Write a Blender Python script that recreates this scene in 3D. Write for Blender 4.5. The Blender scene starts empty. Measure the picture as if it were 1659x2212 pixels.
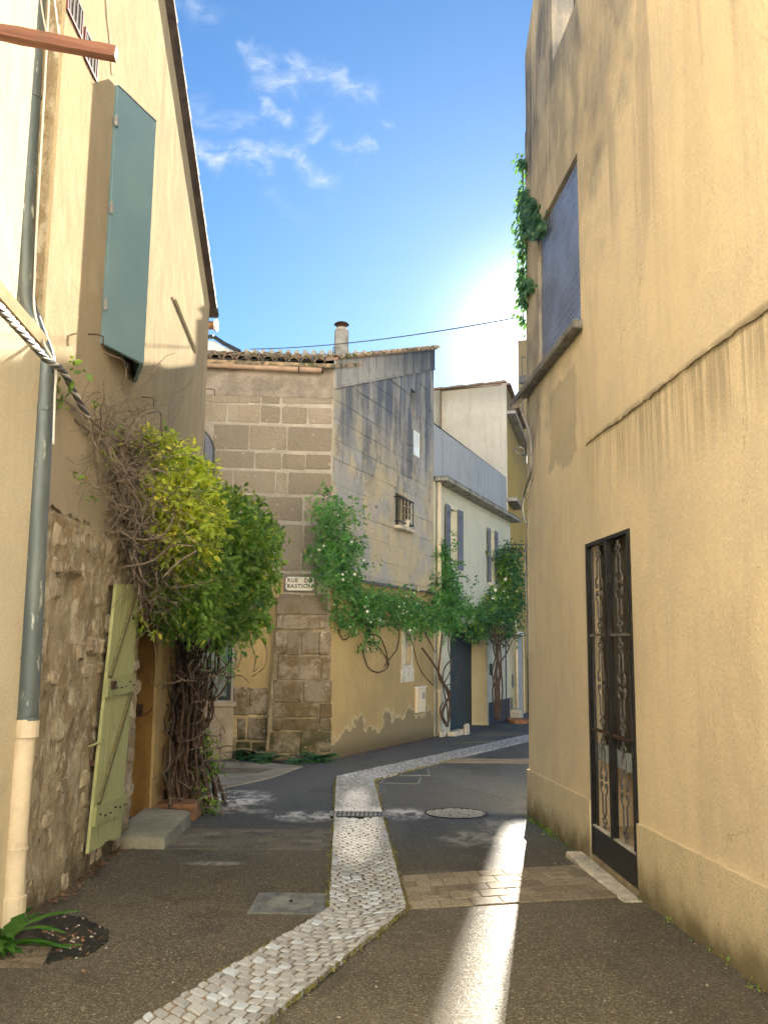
import bpy, bmesh, math, random
import numpy as np
from math import sin, cos, tan, pi, radians, atan2, hypot, sqrt
from mathutils import Vector, Matrix
random.seed(7)
rng = np.random.default_rng(11)
scene = bpy.context.scene
COL = scene.collection

# ------------------------------------------------------------------ camera
F_PX, PITCH, ROLL, EYE, SLOPE = 1915.0, 0.1452, 0.0098, 1.55, 0.03
fw = np.array([0, cos(PITCH), sin(PITCH)]); up0 = np.array([0, -sin(PITCH), cos(PITCH)]); ri0 = np.array([1.0, 0, 0])
ri = ri0 * cos(ROLL) + up0 * sin(ROLL); up = -ri0 * sin(ROLL) + up0 * cos(ROLL)
CAM = np.array([0, 0, EYE])
cd = bpy.data.cameras.new('camera'); cam = bpy.data.objects.new('camera', cd); COL.objects.link(cam)
M = Matrix(((ri[0], up[0], -fw[0], 0), (ri[1], up[1], -fw[1], 0), (ri[2], up[2], -fw[2], EYE), (0, 0, 0, 1)))
cam.matrix_world = M
cd.sensor_fit = 'VERTICAL'; cd.sensor_height = 24; cd.lens = 24 * F_PX / 2212; cd.clip_end = 2000; cd.clip_start = 0.05
scene.camera = cam
SUN_AZ, SUN_EL = radians(10.7), radians(18.8)

# ------------------------------------------------------------------ sky, sun, exposure
world = bpy.data.worlds.new('World'); scene.world = world; world.use_nodes = True
def build_world():
    nt = world.node_tree; N = nt.nodes; L = nt.links; N.clear()
    out = N.new('ShaderNodeOutputWorld'); bg = N.new('ShaderNodeBackground'); L.new(bg.outputs[0], out.inputs[0])
    sky = N.new('ShaderNodeTexSky'); sky.sky_type = 'NISHITA'; sky.sun_disc = False
    sky.sun_elevation = SUN_EL; sky.sun_rotation = SUN_AZ; sky.altitude = 20
    sky.air_density = 1.0; sky.dust_density = 0.06; sky.ozone_density = 4.0
    tc = N.new('ShaderNodeTexCoord')
    sep = N.new('ShaderNodeSeparateXYZ'); L.new(tc.outputs['Generated'], sep.inputs[0])
    def m(op, a, b=None, c=None, clamp=False):
        n = N.new('ShaderNodeMath'); n.operation = op; n.use_clamp = clamp
        for i, x in enumerate((a, b, c)):
            if x is None: continue
            if isinstance(x, (int, float)): n.inputs[i].default_value = x
            else: L.new(x, n.inputs[i])
        return n.outputs[0]
    yy = m('MAXIMUM', sep.outputs[1], 0.05)
    A = m('DIVIDE', sep.outputs[0], yy); B = m('DIVIDE', sep.outputs[2], yy)
    comb = N.new('ShaderNodeCombineXYZ'); L.new(A, comb.inputs[0]); L.new(B, comb.inputs[1])
    def noise(scale, detail, dist=0.0, rough=.55, stretch=(1, 1, 1)):
        mp = N.new('ShaderNodeMapping'); mp.inputs['Scale'].default_value = stretch; L.new(comb.outputs[0], mp.inputs[0])
        n = N.new('ShaderNodeTexNoise'); n.inputs['Scale'].default_value = scale; n.inputs['Detail'].default_value = detail
        n.inputs['Distortion'].default_value = dist; n.inputs['Roughness'].default_value = rough
        L.new(mp.outputs[0], n.inputs[0]); return n.outputs[0]
    n1 = noise(9, 5, .6); n2 = noise(10, 5, .6, stretch=(1, 1, 1))
    wA = m('MULTIPLY_ADD', n1, .11, m('SUBTRACT', A, .055)); wB = m('MULTIPLY_ADD', noise(11, 5, .8, stretch=(1.3, .9, 1)), .10, m('SUBTRACT', B, .05))
    def gab(u, v):
        d = fw + (u - 829.5) / F_PX * ri - (v - 1106) / F_PX * up
        return d[0] / d[1], d[2] / d[1]
    # wisps: (u0,v0,u1,v1,width px,strength)
    segs = [(545, 110, 600, 165, 24, .55), (600, 165, 760, 185, 34, .55), (590, 215, 625, 250, 18, .7), (415, 325, 560, 330, 34, .75),
            (560, 335, 650, 315, 30, .55), (650, 330, 700, 260, 22, .4), (675, 350, 700, 385, 26, .55), (560, 340, 580, 375, 16, .5),
            (745, 300, 775, 345, 13, .4), (400, 240, 560, 250, 30, .28), (380, -5, 460, 40, 28, .35), (580, 420, 620, 470, 24, .15), (795, 262, 803, 275, 11, .3)]
    tot = None
    for u0, v0, u1, v1, w, st in segs:
        a0, b0 = gab(u0, v0); a1, b1 = gab(u1, v1); dx, dy = a1 - a0, b1 - b0; ll = dx * dx + dy * dy; w = w / F_PX * .88
        t = m('ADD', m('MULTIPLY', m('SUBTRACT', wA, a0), dx / ll), m('MULTIPLY', m('SUBTRACT', wB, b0), dy / ll), clamp=True)
        ex = m('SUBTRACT', m('SUBTRACT', wA, a0), m('MULTIPLY', t, dx)); ey = m('SUBTRACT', m('SUBTRACT', wB, b0), m('MULTIPLY', t, dy))
        d2 = m('ADD', m('MULTIPLY', ex, ex), m('MULTIPLY', ey, ey))
        g = m('MULTIPLY', m('EXPONENT', m('MULTIPLY', d2, -1.0 / (w * w))), st)
        tot = g if tot is None else m('MAXIMUM', tot, g)
    fib = noise(30, 8, .4, .65, (1, 1.6, 1))
    cl = m('MULTIPLY', tot, m('MULTIPLY_ADD', fib, 3.6, -1.25, clamp=False), clamp=True)
    mix = N.new('ShaderNodeMix'); mix.data_type = 'RGBA'
    L.new(cl, mix.inputs[0]); L.new(sky.outputs[0], mix.inputs[6]); mix.inputs[7].default_value = CLOUD + (1,)
    # bright aureole of the low sun (the disc itself is behind the ochre house)
    dt = N.new('ShaderNodeVectorMath'); dt.operation = 'DOT_PRODUCT'; L.new(tc.outputs['Generated'], dt.inputs[0])
    dt.inputs[1].default_value = (sin(SUN_AZ) * cos(SUN_EL), cos(SUN_AZ) * cos(SUN_EL), sin(SUN_EL))
    ang = m('ARCCOSINE', m('MINIMUM', dt.outputs['Value'], .99999))
    g1 = m('MULTIPLY', m('EXPONENT', m('MULTIPLY', m('POWER', m('DIVIDE', ang, .068), 2.0), -1.0)), 13.0)
    g2 = m('MULTIPLY', m('EXPONENT', m('MULTIPLY', m('DIVIDE', ang, .15), -1.0)), 2.2)
    gs = m('ADD', g1, g2); gl = N.new('ShaderNodeMix'); gl.data_type = 'RGBA'; gl.blend_type = 'ADD'; gl.inputs[0].default_value = 1
    gc = N.new('ShaderNodeVectorMath'); gc.operation = 'SCALE'; gc.inputs[0].default_value = (1.0, .98, .92); L.new(gs, gc.inputs['Scale'])
    L.new(mix.outputs[2], gl.inputs[6]); L.new(gc.outputs[0], gl.inputs[7]); mix = gl
    hsv = N.new('ShaderNodeHueSaturation'); hsv.inputs['Saturation'].default_value = SKY_SAT; hsv.inputs['Value'].default_value = .49
    L.new(mix.outputs[2], hsv.inputs['Color'])
    L.new(hsv.outputs[0], bg.inputs[0]); bg.inputs[1].default_value = SKY_STR
CLOUD = (4.2, 4.7, 5.4); SKY_SAT = 1.12; SKY_STR = 0.05
build_world()
sl = bpy.data.lights.new('sun', 'SUN'); sl.energy = 4.2; sl.angle = radians(.5); sl.color = (1.0, .91, .76)
so = bpy.data.objects.new('sun', sl); COL.objects.link(so)
sd = Vector((sin(SUN_AZ) * cos(SUN_EL), cos(SUN_AZ) * cos(SUN_EL), sin(SUN_EL)))
so.rotation_euler = sd.to_track_quat('Z', 'Y').to_euler(); so.location = sd * 60
vs = scene.view_settings; scene.display_settings.display_device = 'sRGB'
vs.view_transform = 'Standard'; vs.look = 'None'; vs.gamma = 1; vs.exposure = 3.07; vs.use_curve_mapping = False
scene.cycles.max_bounces = 6; scene.cycles.diffuse_bounces = 5; scene.cycles.glossy_bounces = 2; scene.cycles.use_adaptive_sampling = True; scene.cycles.adaptive_threshold = .03
scene.cycles.transparent_max_bounces = 8; scene.cycles.use_denoising = True; scene.cycles.sample_clamp_indirect = 8

# ------------------------------------------------------------------ geometry helpers
def ray(u, v): return fw + (u - 829.5) / F_PX * ri - (v - 1106) / F_PX * up
def gnd(u, v):
    d = ray(u, v); t = -EYE / (d[2] + SLOPE * d[1]); return CAM + t * d
def gz(y): return -SLOPE * y
def atd(u, v, dd):
    d = ray(u, v); return CAM + dd / d[1] * d
class Frame:
    """vertical facade frame: local x along the wall, local -y outwards, z up (world height)"""
    def __init__(s, a, b=None, az=None):
        s.a = np.array(a[:2], float)
        if az is None: b = np.array(b[:2], float); s.d = (b - s.a) / np.linalg.norm(b - s.a)
        else: s.d = np.array([sin(az), cos(az)])
        s.n = np.array([s.d[1], -s.d[0]])          # outward
        s.mat = Matrix(((s.d[0], -s.n[0], 0, s.a[0]), (s.d[1], -s.n[1], 0, s.a[1]), (0, 0, 1, 0), (0, 0, 0, 1)))
    def sz(s, u, v, off=0):
        d = ray(u, v); t = ((s.a - CAM[:2]) @ s.n + off) / (d[:2] @ s.n); p = CAM + t * d
        return float((p[:2] - s.a) @ s.d), float(p[2])
    def p(s, x, z, off=0):
        q = s.a + s.d * x + s.n * off; return np.array([q[0], q[1], z])
    def loc(s, p):
        r = np.array(p[:2]) - s.a; return np.array([r @ s.d, -(r @ s.n), p[2]])
    def at(s, x, z=0, off=0): return s.mat @ Matrix.Translation((x, -off, z))
I4 = Matrix.Identity(4)
WM = {}
def link(o, parent=None, world=I4):
    COL.objects.link(o)
    if parent is not None:
        o.parent = parent; o.matrix_basis = WM[parent.name].inverted() @ world
    else: o.matrix_basis = world
    WM[o.name] = world.copy(); return o
def props(o, label=None, cat=None, group=None, kind=None):
    if label: o['label'] = label
    if cat: o['category'] = cat
    if group: o['group'] = group
    if kind: o['kind'] = kind
    return o
def empty(name, world=I4, parent=None, **k):
    o = bpy.data.objects.new(name, None); o.empty_display_size = .2; link(o, parent, world); return props(o, **k)
class MB:
    def __init__(s): s.v = []; s.f = []; s.m = []
    def add(s, vs, fs, mi=0):
        b = len(s.v); s.v += [tuple(map(float, q)) for q in vs]; s.f += [tuple(b + i for i in f) for f in fs]; s.m += [mi] * len(fs); return s
    def box(s, x0, x1, y0, y1, z0, z1, mi=0, bev=0):
        if bev <= 0:
            vs = [(x, y, z) for x in (x0, x1) for y in (y0, y1) for z in (z0, z1)]
            return s.add(vs, [(0, 1, 3, 2), (4, 6, 7, 5), (0, 4, 5, 1), (2, 3, 7, 6), (0, 2, 6, 4), (1, 5, 7, 3)], mi)
        b = bev; bm = bmesh.new(); bmesh.ops.create_cube(bm, size=1)
        for q in bm.verts: q.co = Vector(((x0 + x1) / 2 + q.co.x * (x1 - x0), (y0 + y1) / 2 + q.co.y * (y1 - y0), (z0 + z1) / 2 + q.co.z * (z1 - z0)))
        bmesh.ops.bevel(bm, geom=bm.edges[:], offset=b, segments=1, affect='EDGES', profile=.5)
        bm.verts.ensure_lookup_table(); s.add([tuple(q.co) for q in bm.verts], [[q.index for q in f.verts] for f in bm.faces], mi); bm.free(); return s
    def prism(s, poly, y0, y1, mi=0):
        """polygon in x,z extruded in y"""
        n = len(poly); s.add([(x, y0, z) for x, z in poly] + [(x, y1, z) for x, z in poly],
              [tuple(range(n)), tuple(range(2 * n - 1, n - 1, -1))] + [(i, n + i, n + (i + 1) % n, (i + 1) % n) for i in range(n)], mi); return s
    def slab(s, poly, z0, z1, mi=0):
        """polygon in x,y; z0,z1 offsets above the sloping ground when callable"""
        n = len(poly); fz0 = z0 if callable(z0) else (lambda x, y: z0); fz1 = z1 if callable(z1) else (lambda x, y: z1)
        s.add([(x, y, fz0(x, y)) for x, y in poly] + [(x, y, fz1(x, y)) for x, y in poly],
              [tuple(range(n - 1, -1, -1)), tuple(range(n, 2 * n))] + [(i, (i + 1) % n, n + (i + 1) % n, n + i) for i in range(n)], mi); return s
    def tube(s, pts, r, k=6, mi=0, cap=True):
        pts = [np.array(p, float) for p in pts]; n = len(pts)
        rr = [r] * n if isinstance(r, (int, float)) else list(r)
        vs = []; prev = None
        for i in range(n):
            t = pts[min(i + 1, n - 1)] - pts[max(i - 1, 0)]; t = t / (np.linalg.norm(t) + 1e-9)
            if prev is None:
                a = np.array([0, 0, 1.]) if abs(t[2]) < .9 else np.array([1., 0, 0]); x = np.cross(t, a)
            else: x = prev - t * (prev @ t)
            x = x / (np.linalg.norm(x) + 1e-9); y = np.cross(t, x); prev = x
            for j in range(k): a = 2 * pi * j / k; vs.append(pts[i] + rr[i] * (cos(a) * x + sin(a) * y))
        fs = [(i * k + j, i * k + (j + 1) % k, (i + 1) * k + (j + 1) % k, (i + 1) * k + j) for i in range(n - 1) for j in range(k)]
        if cap: fs += [tuple(range(k - 1, -1, -1)), tuple((n - 1) * k + j for j in range(k))]
        return s.add(vs, fs, mi)
    def mesh(s, name, mats, smooth=False):
        me = bpy.data.meshes.new(name); me.from_pydata(s.v, [], s.f)
        for m_ in (mats if isinstance(mats, (list, tuple)) else [mats]): me.materials.append(m_)
        me.polygons.foreach_set('material_index', s.m)
        if smooth: me.polygons.foreach_set('use_smooth', [True] * len(me.polygons))
        me.update(); bm = bmesh.new(); bm.from_mesh(me); bmesh.ops.recalc_face_normals(bm, faces=bm.faces[:]); bm.to_mesh(me); bm.free(); return me
    def obj(s, name, mats, parent=None, world=I4, smooth=False, **k):
        return props(link(bpy.data.objects.new(name, s.mesh(name, mats, smooth)), parent, world), **k)
def inst(name, me, parent, world, **k):
    return props(link(bpy.data.objects.new(name, me), parent, world), **k)
def copy_tree(o, world, **k):
    """copy a thing with its parts and sub-parts to a new world matrix"""
    def rec(src, par, w):
        c = src.copy(); COL.objects.link(c)
        if par is not None: c.parent = par; c.matrix_basis = src.matrix_basis
        else: c.matrix_basis = w
        WM[c.name] = w
        for ch in src.children: rec(ch, c, w @ ch.matrix_basis)
        return c
    return props(rec(o, None, world), **k)
def wall(mb, xs, top, bot, holes, T, lean=None, mi=0, mi_rev=None, endl=True, endr=True):
    """wall in x,z with real openings. holes: (x0,x1,z0,z1,depth); back at y=T"""
    mi_rev = mi if mi_rev is None else mi_rev
    cx = sorted(set(list(xs) + [h[0] for h in holes] + [h[1] for h in holes]))
    ln = lean or (lambda x, z: x)
    for a, b in zip(cx[:-1], cx[1:]):
        cuts = [h for h in holes if h[0] <= a + 1e-6 and h[1] >= b - 1e-6]; cuts.sort(key=lambda h: h[2])
        za, zb = bot, bot
        segs = []
        for h in cuts: segs.append((za, zb, h[2], h[2])); za = zb = h[3]
        segs.append((za, zb, top(a), top(b)))
        for p, q, r, t in segs:
            mb.add([(ln(a, p), 0, p), (ln(b, q), 0, q), (ln(b, t), 0, t), (ln(a, r), 0, r)], [(0, 1, 2, 3)], mi)
        mb.add([(ln(a, top(a)), 0, top(a)), (ln(b, top(b)), 0, top(b)), (b, T, top(b)), (a, T, top(a))], [(0, 1, 2, 3)], mi)
        mb.add([(a, T, bot), (b, T, bot), (b, T, top(b)), (a, T, top(a))], [(3, 2, 1, 0)], mi)
    for e, x in ((endl, cx[0]), (endr, cx[-1])):
        if e: mb.add([(ln(x, bot), 0, bot), (ln(x, top(x)), 0, top(x)), (x, T, top(x)), (x, T, bot)], [(0, 1, 2, 3)], mi)
    for x0, x1, z0, z1, D in holes:
        L_ = [(ln(x0, z0), 0, z0), (ln(x1, z0), 0, z0), (ln(x1, z1), 0, z1), (ln(x0, z1), 0, z1)]
        B_ = [(q[0], D, q[2]) for q in L_]
        mb.add(L_ + B_, [(0, 1, 5, 4), (1, 2, 6, 5), (2, 3, 7, 6), (3, 0, 4, 7), (4, 5, 6, 7)], mi_rev)
    return mb

# ------------------------------------------------------------------ material helpers
class NT:
    def __init__(s, name, rough=.85, spec=.3):
        s.mat = bpy.data.materials.new(name); s.mat.use_nodes = True; s.t = s.mat.node_tree; s.N = s.t.nodes; s.L = s.t.links
        s.b = s.N['Principled BSDF']; s.b.inputs['Roughness'].default_value = rough; s.b.inputs['Specular IOR Level'].default_value = spec
        s.pos = s.N.new('ShaderNodeNewGeometry').outputs['Position']; s.h = None
    def lk(s, a, b):
        if isinstance(a, (int, float)): b.default_value = a
        elif isinstance(a, tuple): b.default_value = a + (1,) if len(a) == 3 and len(b.default_value) == 4 else a
        else: s.L.new(a, b)
    def objc(s): return s.N.new('ShaderNodeTexCoord').outputs['Object']
    def rnd(s): return s.N.new('ShaderNodeObjectInfo').outputs['Random']
    def mp(s, sc=(1, 1, 1), loc=(0, 0, 0), v=None, rot=(0, 0, 0)):
        n = s.N.new('ShaderNodeMapping'); n.inputs['Scale'].default_value = sc; n.inputs['Location'].default_value = loc; n.inputs['Rotation'].default_value = rot
        s.L.new(v if v is not None else s.pos, n.inputs[0]); return n.outputs[0]
    def noise(s, scale, detail=4, rough=.55, dist=0., v=None, out=0):
        n = s.N.new('ShaderNodeTexNoise'); n.inputs['Scale'].default_value = scale; n.inputs['Detail'].default_value = detail
        n.inputs['Roughness'].default_value = rough; n.inputs['Distortion'].default_value = dist
        s.L.new(v if v is not None else s.pos, n.inputs[0]); return n.outputs[out]
    def vor(s, scale, feat='F1', v=None, out=0, rand=1.):
        n = s.N.new('ShaderNodeTexVoronoi'); n.feature = feat; n.inputs['Scale'].default_value = scale; n.inputs['Randomness'].default_value = rand
        s.L.new(v if v is not None else s.pos, n.inputs[0]); return n.outputs[out]
    def m(s, op, a, b=None, c=None, clamp=False):
        n = s.N.new('ShaderNodeMath'); n.operation = op; n.use_clamp = clamp
        for i, x in enumerate((a, b, c)):
            if x is not None: s.lk(x, n.inputs[i])
        return n.outputs[0]
    def sm(s, x, a, b, o0=0., o1=1.):
        n = s.N.new('ShaderNodeMapRange'); n.interpolation_type = 'SMOOTHSTEP' if a < b else 'SMOOTHSTEP'
        if a > b: a, b, o0, o1 = b, a, o1, o0
        s.lk(x, n.inputs[0]); n.inputs[1].default_value = a; n.inputs[2].default_value = b; n.inputs[3].default_value = o0; n.inputs[4].default_value = o1
        return n.outputs[0]
    def mix(s, f, a, b, mode='MIX'):
        n = s.N.new('ShaderNodeMix'); n.data_type = 'RGBA'; n.blend_type = mode; n.clamp_factor = True
        s.lk(f, n.inputs[0]); s.lk(a, n.inputs[6]); s.lk(b, n.inputs[7]); return n.outputs[2]
    def sep(s, v=None):
        n = s.N.new('ShaderNodeSeparateXYZ'); s.L.new(v if v is not None else s.pos, n.inputs[0]); return n.outputs
    def vec(s, x, y, z):
        n = s.N.new('ShaderNodeCombineXYZ')
        for i, q in enumerate((x, y, z)): s.lk(q, n.inputs[i])
        return n.outputs[0]
    def color(s, c): s.lk(c, s.b.inputs['Base Color']); return s
    def bump(s, h, strength=.5, dist=.01):
        n = s.N.new('ShaderNodeBump'); n.inputs['Strength'].default_value = strength; n.inputs['Distance'].default_value = dist
        s.lk(h, n.inputs['Height'])
        if s.h is not None: s.L.new(s.h, n.inputs['Normal'])
        s.h = n.outputs[0]; s.L.new(s.h, s.b.inputs['Normal']); return s
    def val(s, c, amount, scale, detail=4, v=None):
        """vary brightness by noise"""
        f = s.sm(s.noise(scale, detail, v=v), .3, .7, 1 - amount, 1 + amount); return s.mix(1.0, c, s.vec(f, f, f), 'MULTIPLY')
    def mulr(s, c, lo, hi):
        r = s.rnd(); f = s.m('MULTIPLY_ADD', r, hi - lo, lo); return s.mix(1.0, c, s.vec(f, f, f), 'MULTIPLY')

def streaks(k, sc=5.0, zs=.35, detail=4):
    return k.noise(1.0, detail, .6, .3, v=k.mp((sc, sc, zs)))
def plaster(name, base, alt, stain, top_z=None, top_amt=.6, top_len=2.0, base_z=None, grain=.5, gscale=70, stain_amt=.45, rough=.92):
    k = NT(name, rough, 0.); z = k.sep()[2]
    c = k.mix(k.sm(k.noise(.9, 4), .35, .65), base, alt)
    c = k.mix(k.m('MULTIPLY', k.sm(streaks(k, 5.5, .4), .5, .72), stain_amt), c, stain)
    c = k.mix(k.m('MULTIPLY', k.sm(streaks(k, 14, .8), .55, .75), stain_amt * .6), c, stain)
    c = k.mix(k.m('MULTIPLY', k.sm(k.noise(2.3, 6, .65), .55, .75), .35), c, tuple(min(1, q * 1.18) for q in base))
    if top_z is not None:
        g = k.sm(z, top_z - top_len, top_z); st = k.m('MULTIPLY_ADD', streaks(k, 4.5, .22, 5), 1.6, -.75)
        f = k.m('MULTIPLY', k.m('ADD', st, k.m('MULTIPLY', g, 1.1), clamp=True), k.m('MULTIPLY', g, top_amt * 1.3), clamp=True)
        c = k.mix(f, c, stain)
    c = k.val(c, .07, 60, 2); c = k.mix(k.sm(k.noise(17, 5, .7), .35, .7, 0, .16), c, stain); c = k.mix(k.sm(k.noise(1.7, 7, .72, .4), .45, .62, 0, .22), c, stain)
    k.color(c)
    k.bump(k.noise(gscale, 3, .6), grain, .006); k.bump(k.noise(3.5, 4), .35, .03)
    return k, c, z
def simple(name, col, rough=.6, metal=0., var=.1, vs=8, bump=0., bs=40, spec=.4):
    k = NT(name, rough, spec); k.b.inputs['Metallic'].default_value = metal
    k.color(k.val(k.val(col, var, vs), var * .5, vs * 7))
    if bump: k.bump(k.noise(bs, 4), bump, .004)
    return k.mat

# ------------------------------------------------------------------ frames of the place
R_ = Frame(gnd(1142, 1762), gnd(1659, 2140))
L_ = Frame(gnd(48, 1979), gnd(244, 1836))
CS = gnd(706, 1641)
SR = Frame(CS, gnd(935, 1592))
_az = radians(85)
SFX = 3.6
SF = Frame(CS[:2] - SFX * np.array([sin(_az), cos(_az)]), az=_az)
G_ = Frame(gnd(935, 1592), az=radians(21.5))
GE = 7.6
YC = G_.p(GE, 0)
Y_ = Frame(YC, az=radians(14))
_wa = radians(111.5)
W_ = Frame(YC[:2] - 8 * np.array([sin(_wa), cos(_wa)]), az=_wa)

# ------------------------------------------------------------------ materials
def mat_asphalt():
    k = NT('asphalt', .9, .08); s = k.sep()
    big = k.sm(k.noise(.45, 4), .35, .65)
    c = k.mix(big, (.098, .088, .064), (.132, .118, .090))
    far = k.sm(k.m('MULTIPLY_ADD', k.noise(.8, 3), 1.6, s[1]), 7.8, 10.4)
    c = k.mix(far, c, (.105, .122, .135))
    # trodden paler strip along the walls
    e = k.m('MAXIMUM', k.sm(s[0], -1.55, -2.2), k.sm(s[0], 1.5, 1.9)); e = k.m('MULTIPLY', e, k.sm(k.noise(3, 5), .35, .6)); e = k.m('MULTIPLY', e, k.sm(s[1], 13, 9))
    c = k.mix(k.m('MULTIPLY', e, .55), c, (.13, .11, .075))
    st = k.vor(135, v=k.pos, out=1); stv = k.sep(st)[0]
    c = k.mix(k.sm(stv, .72, .95, 0, .7), c, (.30, .27, .21))
    c = k.mix(k.sm(stv, .30, .08, 0, .75), c, (.028, .025, .020))
    big_st = k.sep(k.vor(34, out=1))[1]; d1 = k.vor(34)
    c = k.mix(k.m('MULTIPLY', k.sm(big_st, .90, .93), k.sm(d1, .30, .22)), c, (.30, .26, .19))
    # rolled tar patches and repair edges
    c = k.mix(k.sm(k.noise(1.4, 6, .7), .56, .62, 0, .25), c, (.035, .032, .028))
    wv_ = k.vec(k.m('MULTIPLY_ADD', k.noise(3.0, 5), .5, s[0]), k.m('MULTIPLY_ADD', k.noise(3.4, 5), .5, s[1]), 0.)
    ck = k.m('MULTIPLY', k.sm(k.vor(.75, 'DISTANCE_TO_EDGE', v=wv_), .010, .003), k.sm(k.noise(.8, 3), .50, .56)); ck
    pt = k.sm(k.noise(.35, 2, v=k.mp((1.3, .7, 1), (3, 1, 0))), .545, .55); c = k.mix(k.m('MULTIPLY', pt, .22), c, (.045, .045, .045))
    c = k.mix(k.sm(k.noise(2.2, 7, .75), .58, .68, 0, .3), c, (.17, .155, .125))
    # pale pools of window-reflected light painted on the surface beside the drain
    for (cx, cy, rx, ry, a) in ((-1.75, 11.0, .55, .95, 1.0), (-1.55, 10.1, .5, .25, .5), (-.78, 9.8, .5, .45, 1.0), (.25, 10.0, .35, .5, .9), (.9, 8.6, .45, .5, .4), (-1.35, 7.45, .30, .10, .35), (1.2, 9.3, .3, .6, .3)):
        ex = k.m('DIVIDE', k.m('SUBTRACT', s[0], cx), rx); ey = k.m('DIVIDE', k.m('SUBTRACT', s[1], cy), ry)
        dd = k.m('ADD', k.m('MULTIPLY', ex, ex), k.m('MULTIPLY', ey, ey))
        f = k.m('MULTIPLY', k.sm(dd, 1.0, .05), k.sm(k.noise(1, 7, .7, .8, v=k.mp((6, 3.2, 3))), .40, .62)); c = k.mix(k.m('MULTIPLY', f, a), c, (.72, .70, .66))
    k.color(c); h = k.m('MULTIPLY_ADD', k.vor(95), -.7, k.noise(140, 2)); k.bump(k.noise(6, 4), .25, .02); k.bump(h, .55, .006)
    k.lk(k.sm(stv, 0, 1, .55, .9), k.b.inputs['Roughness'])
    return k.mat
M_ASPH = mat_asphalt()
def mat_cobble():
    k = NT('granite_sett', .62, .4); r = k.rnd(); s = k.sep()
    c = k.mix(k.sm(k.noise(2.0, 2, v=k.vec(r, r, r)), .3, .7), (.33, .35, .36), (.42, .43, .415))
    c = k.mix(k.sm(r, .8, .82), c, (.40, .45, .50)); c = k.mulr(c, .8, 1.2)
    sp = k.noise(230, 3, .7); c = k.mix(k.sm(sp, .55, .68), c, (.12, .12, .13)); c = k.mix(k.sm(sp, .42, .3), c, (.75, .73, .70))
    c = k.mix(k.sm(k.noise(9, 4), .55, .75, 0, .35), c, (.22, .18, .13))
    for (cx, cy, rx, ry, a) in ((-.22, 8.9, .27, 1.7, 1.0), (-.3, 10.9, .20, 1.3, .8), (-.22, 9.9, .5, .5, .9)):  # reflected-light glare painted onto the setts around the drain
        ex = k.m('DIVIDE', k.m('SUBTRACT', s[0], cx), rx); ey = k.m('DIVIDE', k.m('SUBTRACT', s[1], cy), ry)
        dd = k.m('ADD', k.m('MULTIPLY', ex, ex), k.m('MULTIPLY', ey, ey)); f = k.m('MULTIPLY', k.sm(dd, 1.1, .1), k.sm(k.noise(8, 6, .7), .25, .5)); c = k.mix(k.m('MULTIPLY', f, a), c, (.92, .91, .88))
    k.color(c); k.bump(k.noise(60, 4), .5, .004); return k.mat
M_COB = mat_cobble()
def mat_bed():
    k = NT('sandy_joint', .95, .1); c = k.mix(k.sm(k.noise(3, 4), .35, .65), (.23, .19, .14), (.15, .125, .095))
    c = k.val(c, .3, 90, 3); k.color(c); k.bump(k.noise(80, 4), .6, .006); return k.mat
M_BED = mat_bed()
def mat_brick(name, a, b):
    k = NT(name, .85, .25); r = k.rnd(); c = k.mix(r, a, b); c = k.mulr(c, .8, 1.15); c = k.val(c, .25, 45, 4)
    c = k.mix(k.sm(k.noise(5, 5), .5, .7, 0, .4), c, (.06, .052, .04)); k.color(c); k.bump(k.noise(70, 4), .5, .004); return k.mat
M_PAV_R = mat_brick('warm_concrete_brick', (.225, .185, .13), (.27, .23, .165))
M_PAV_L = mat_brick('grey_concrete_brick', (.15, .14, .11), (.18, .165, .13))
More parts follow.
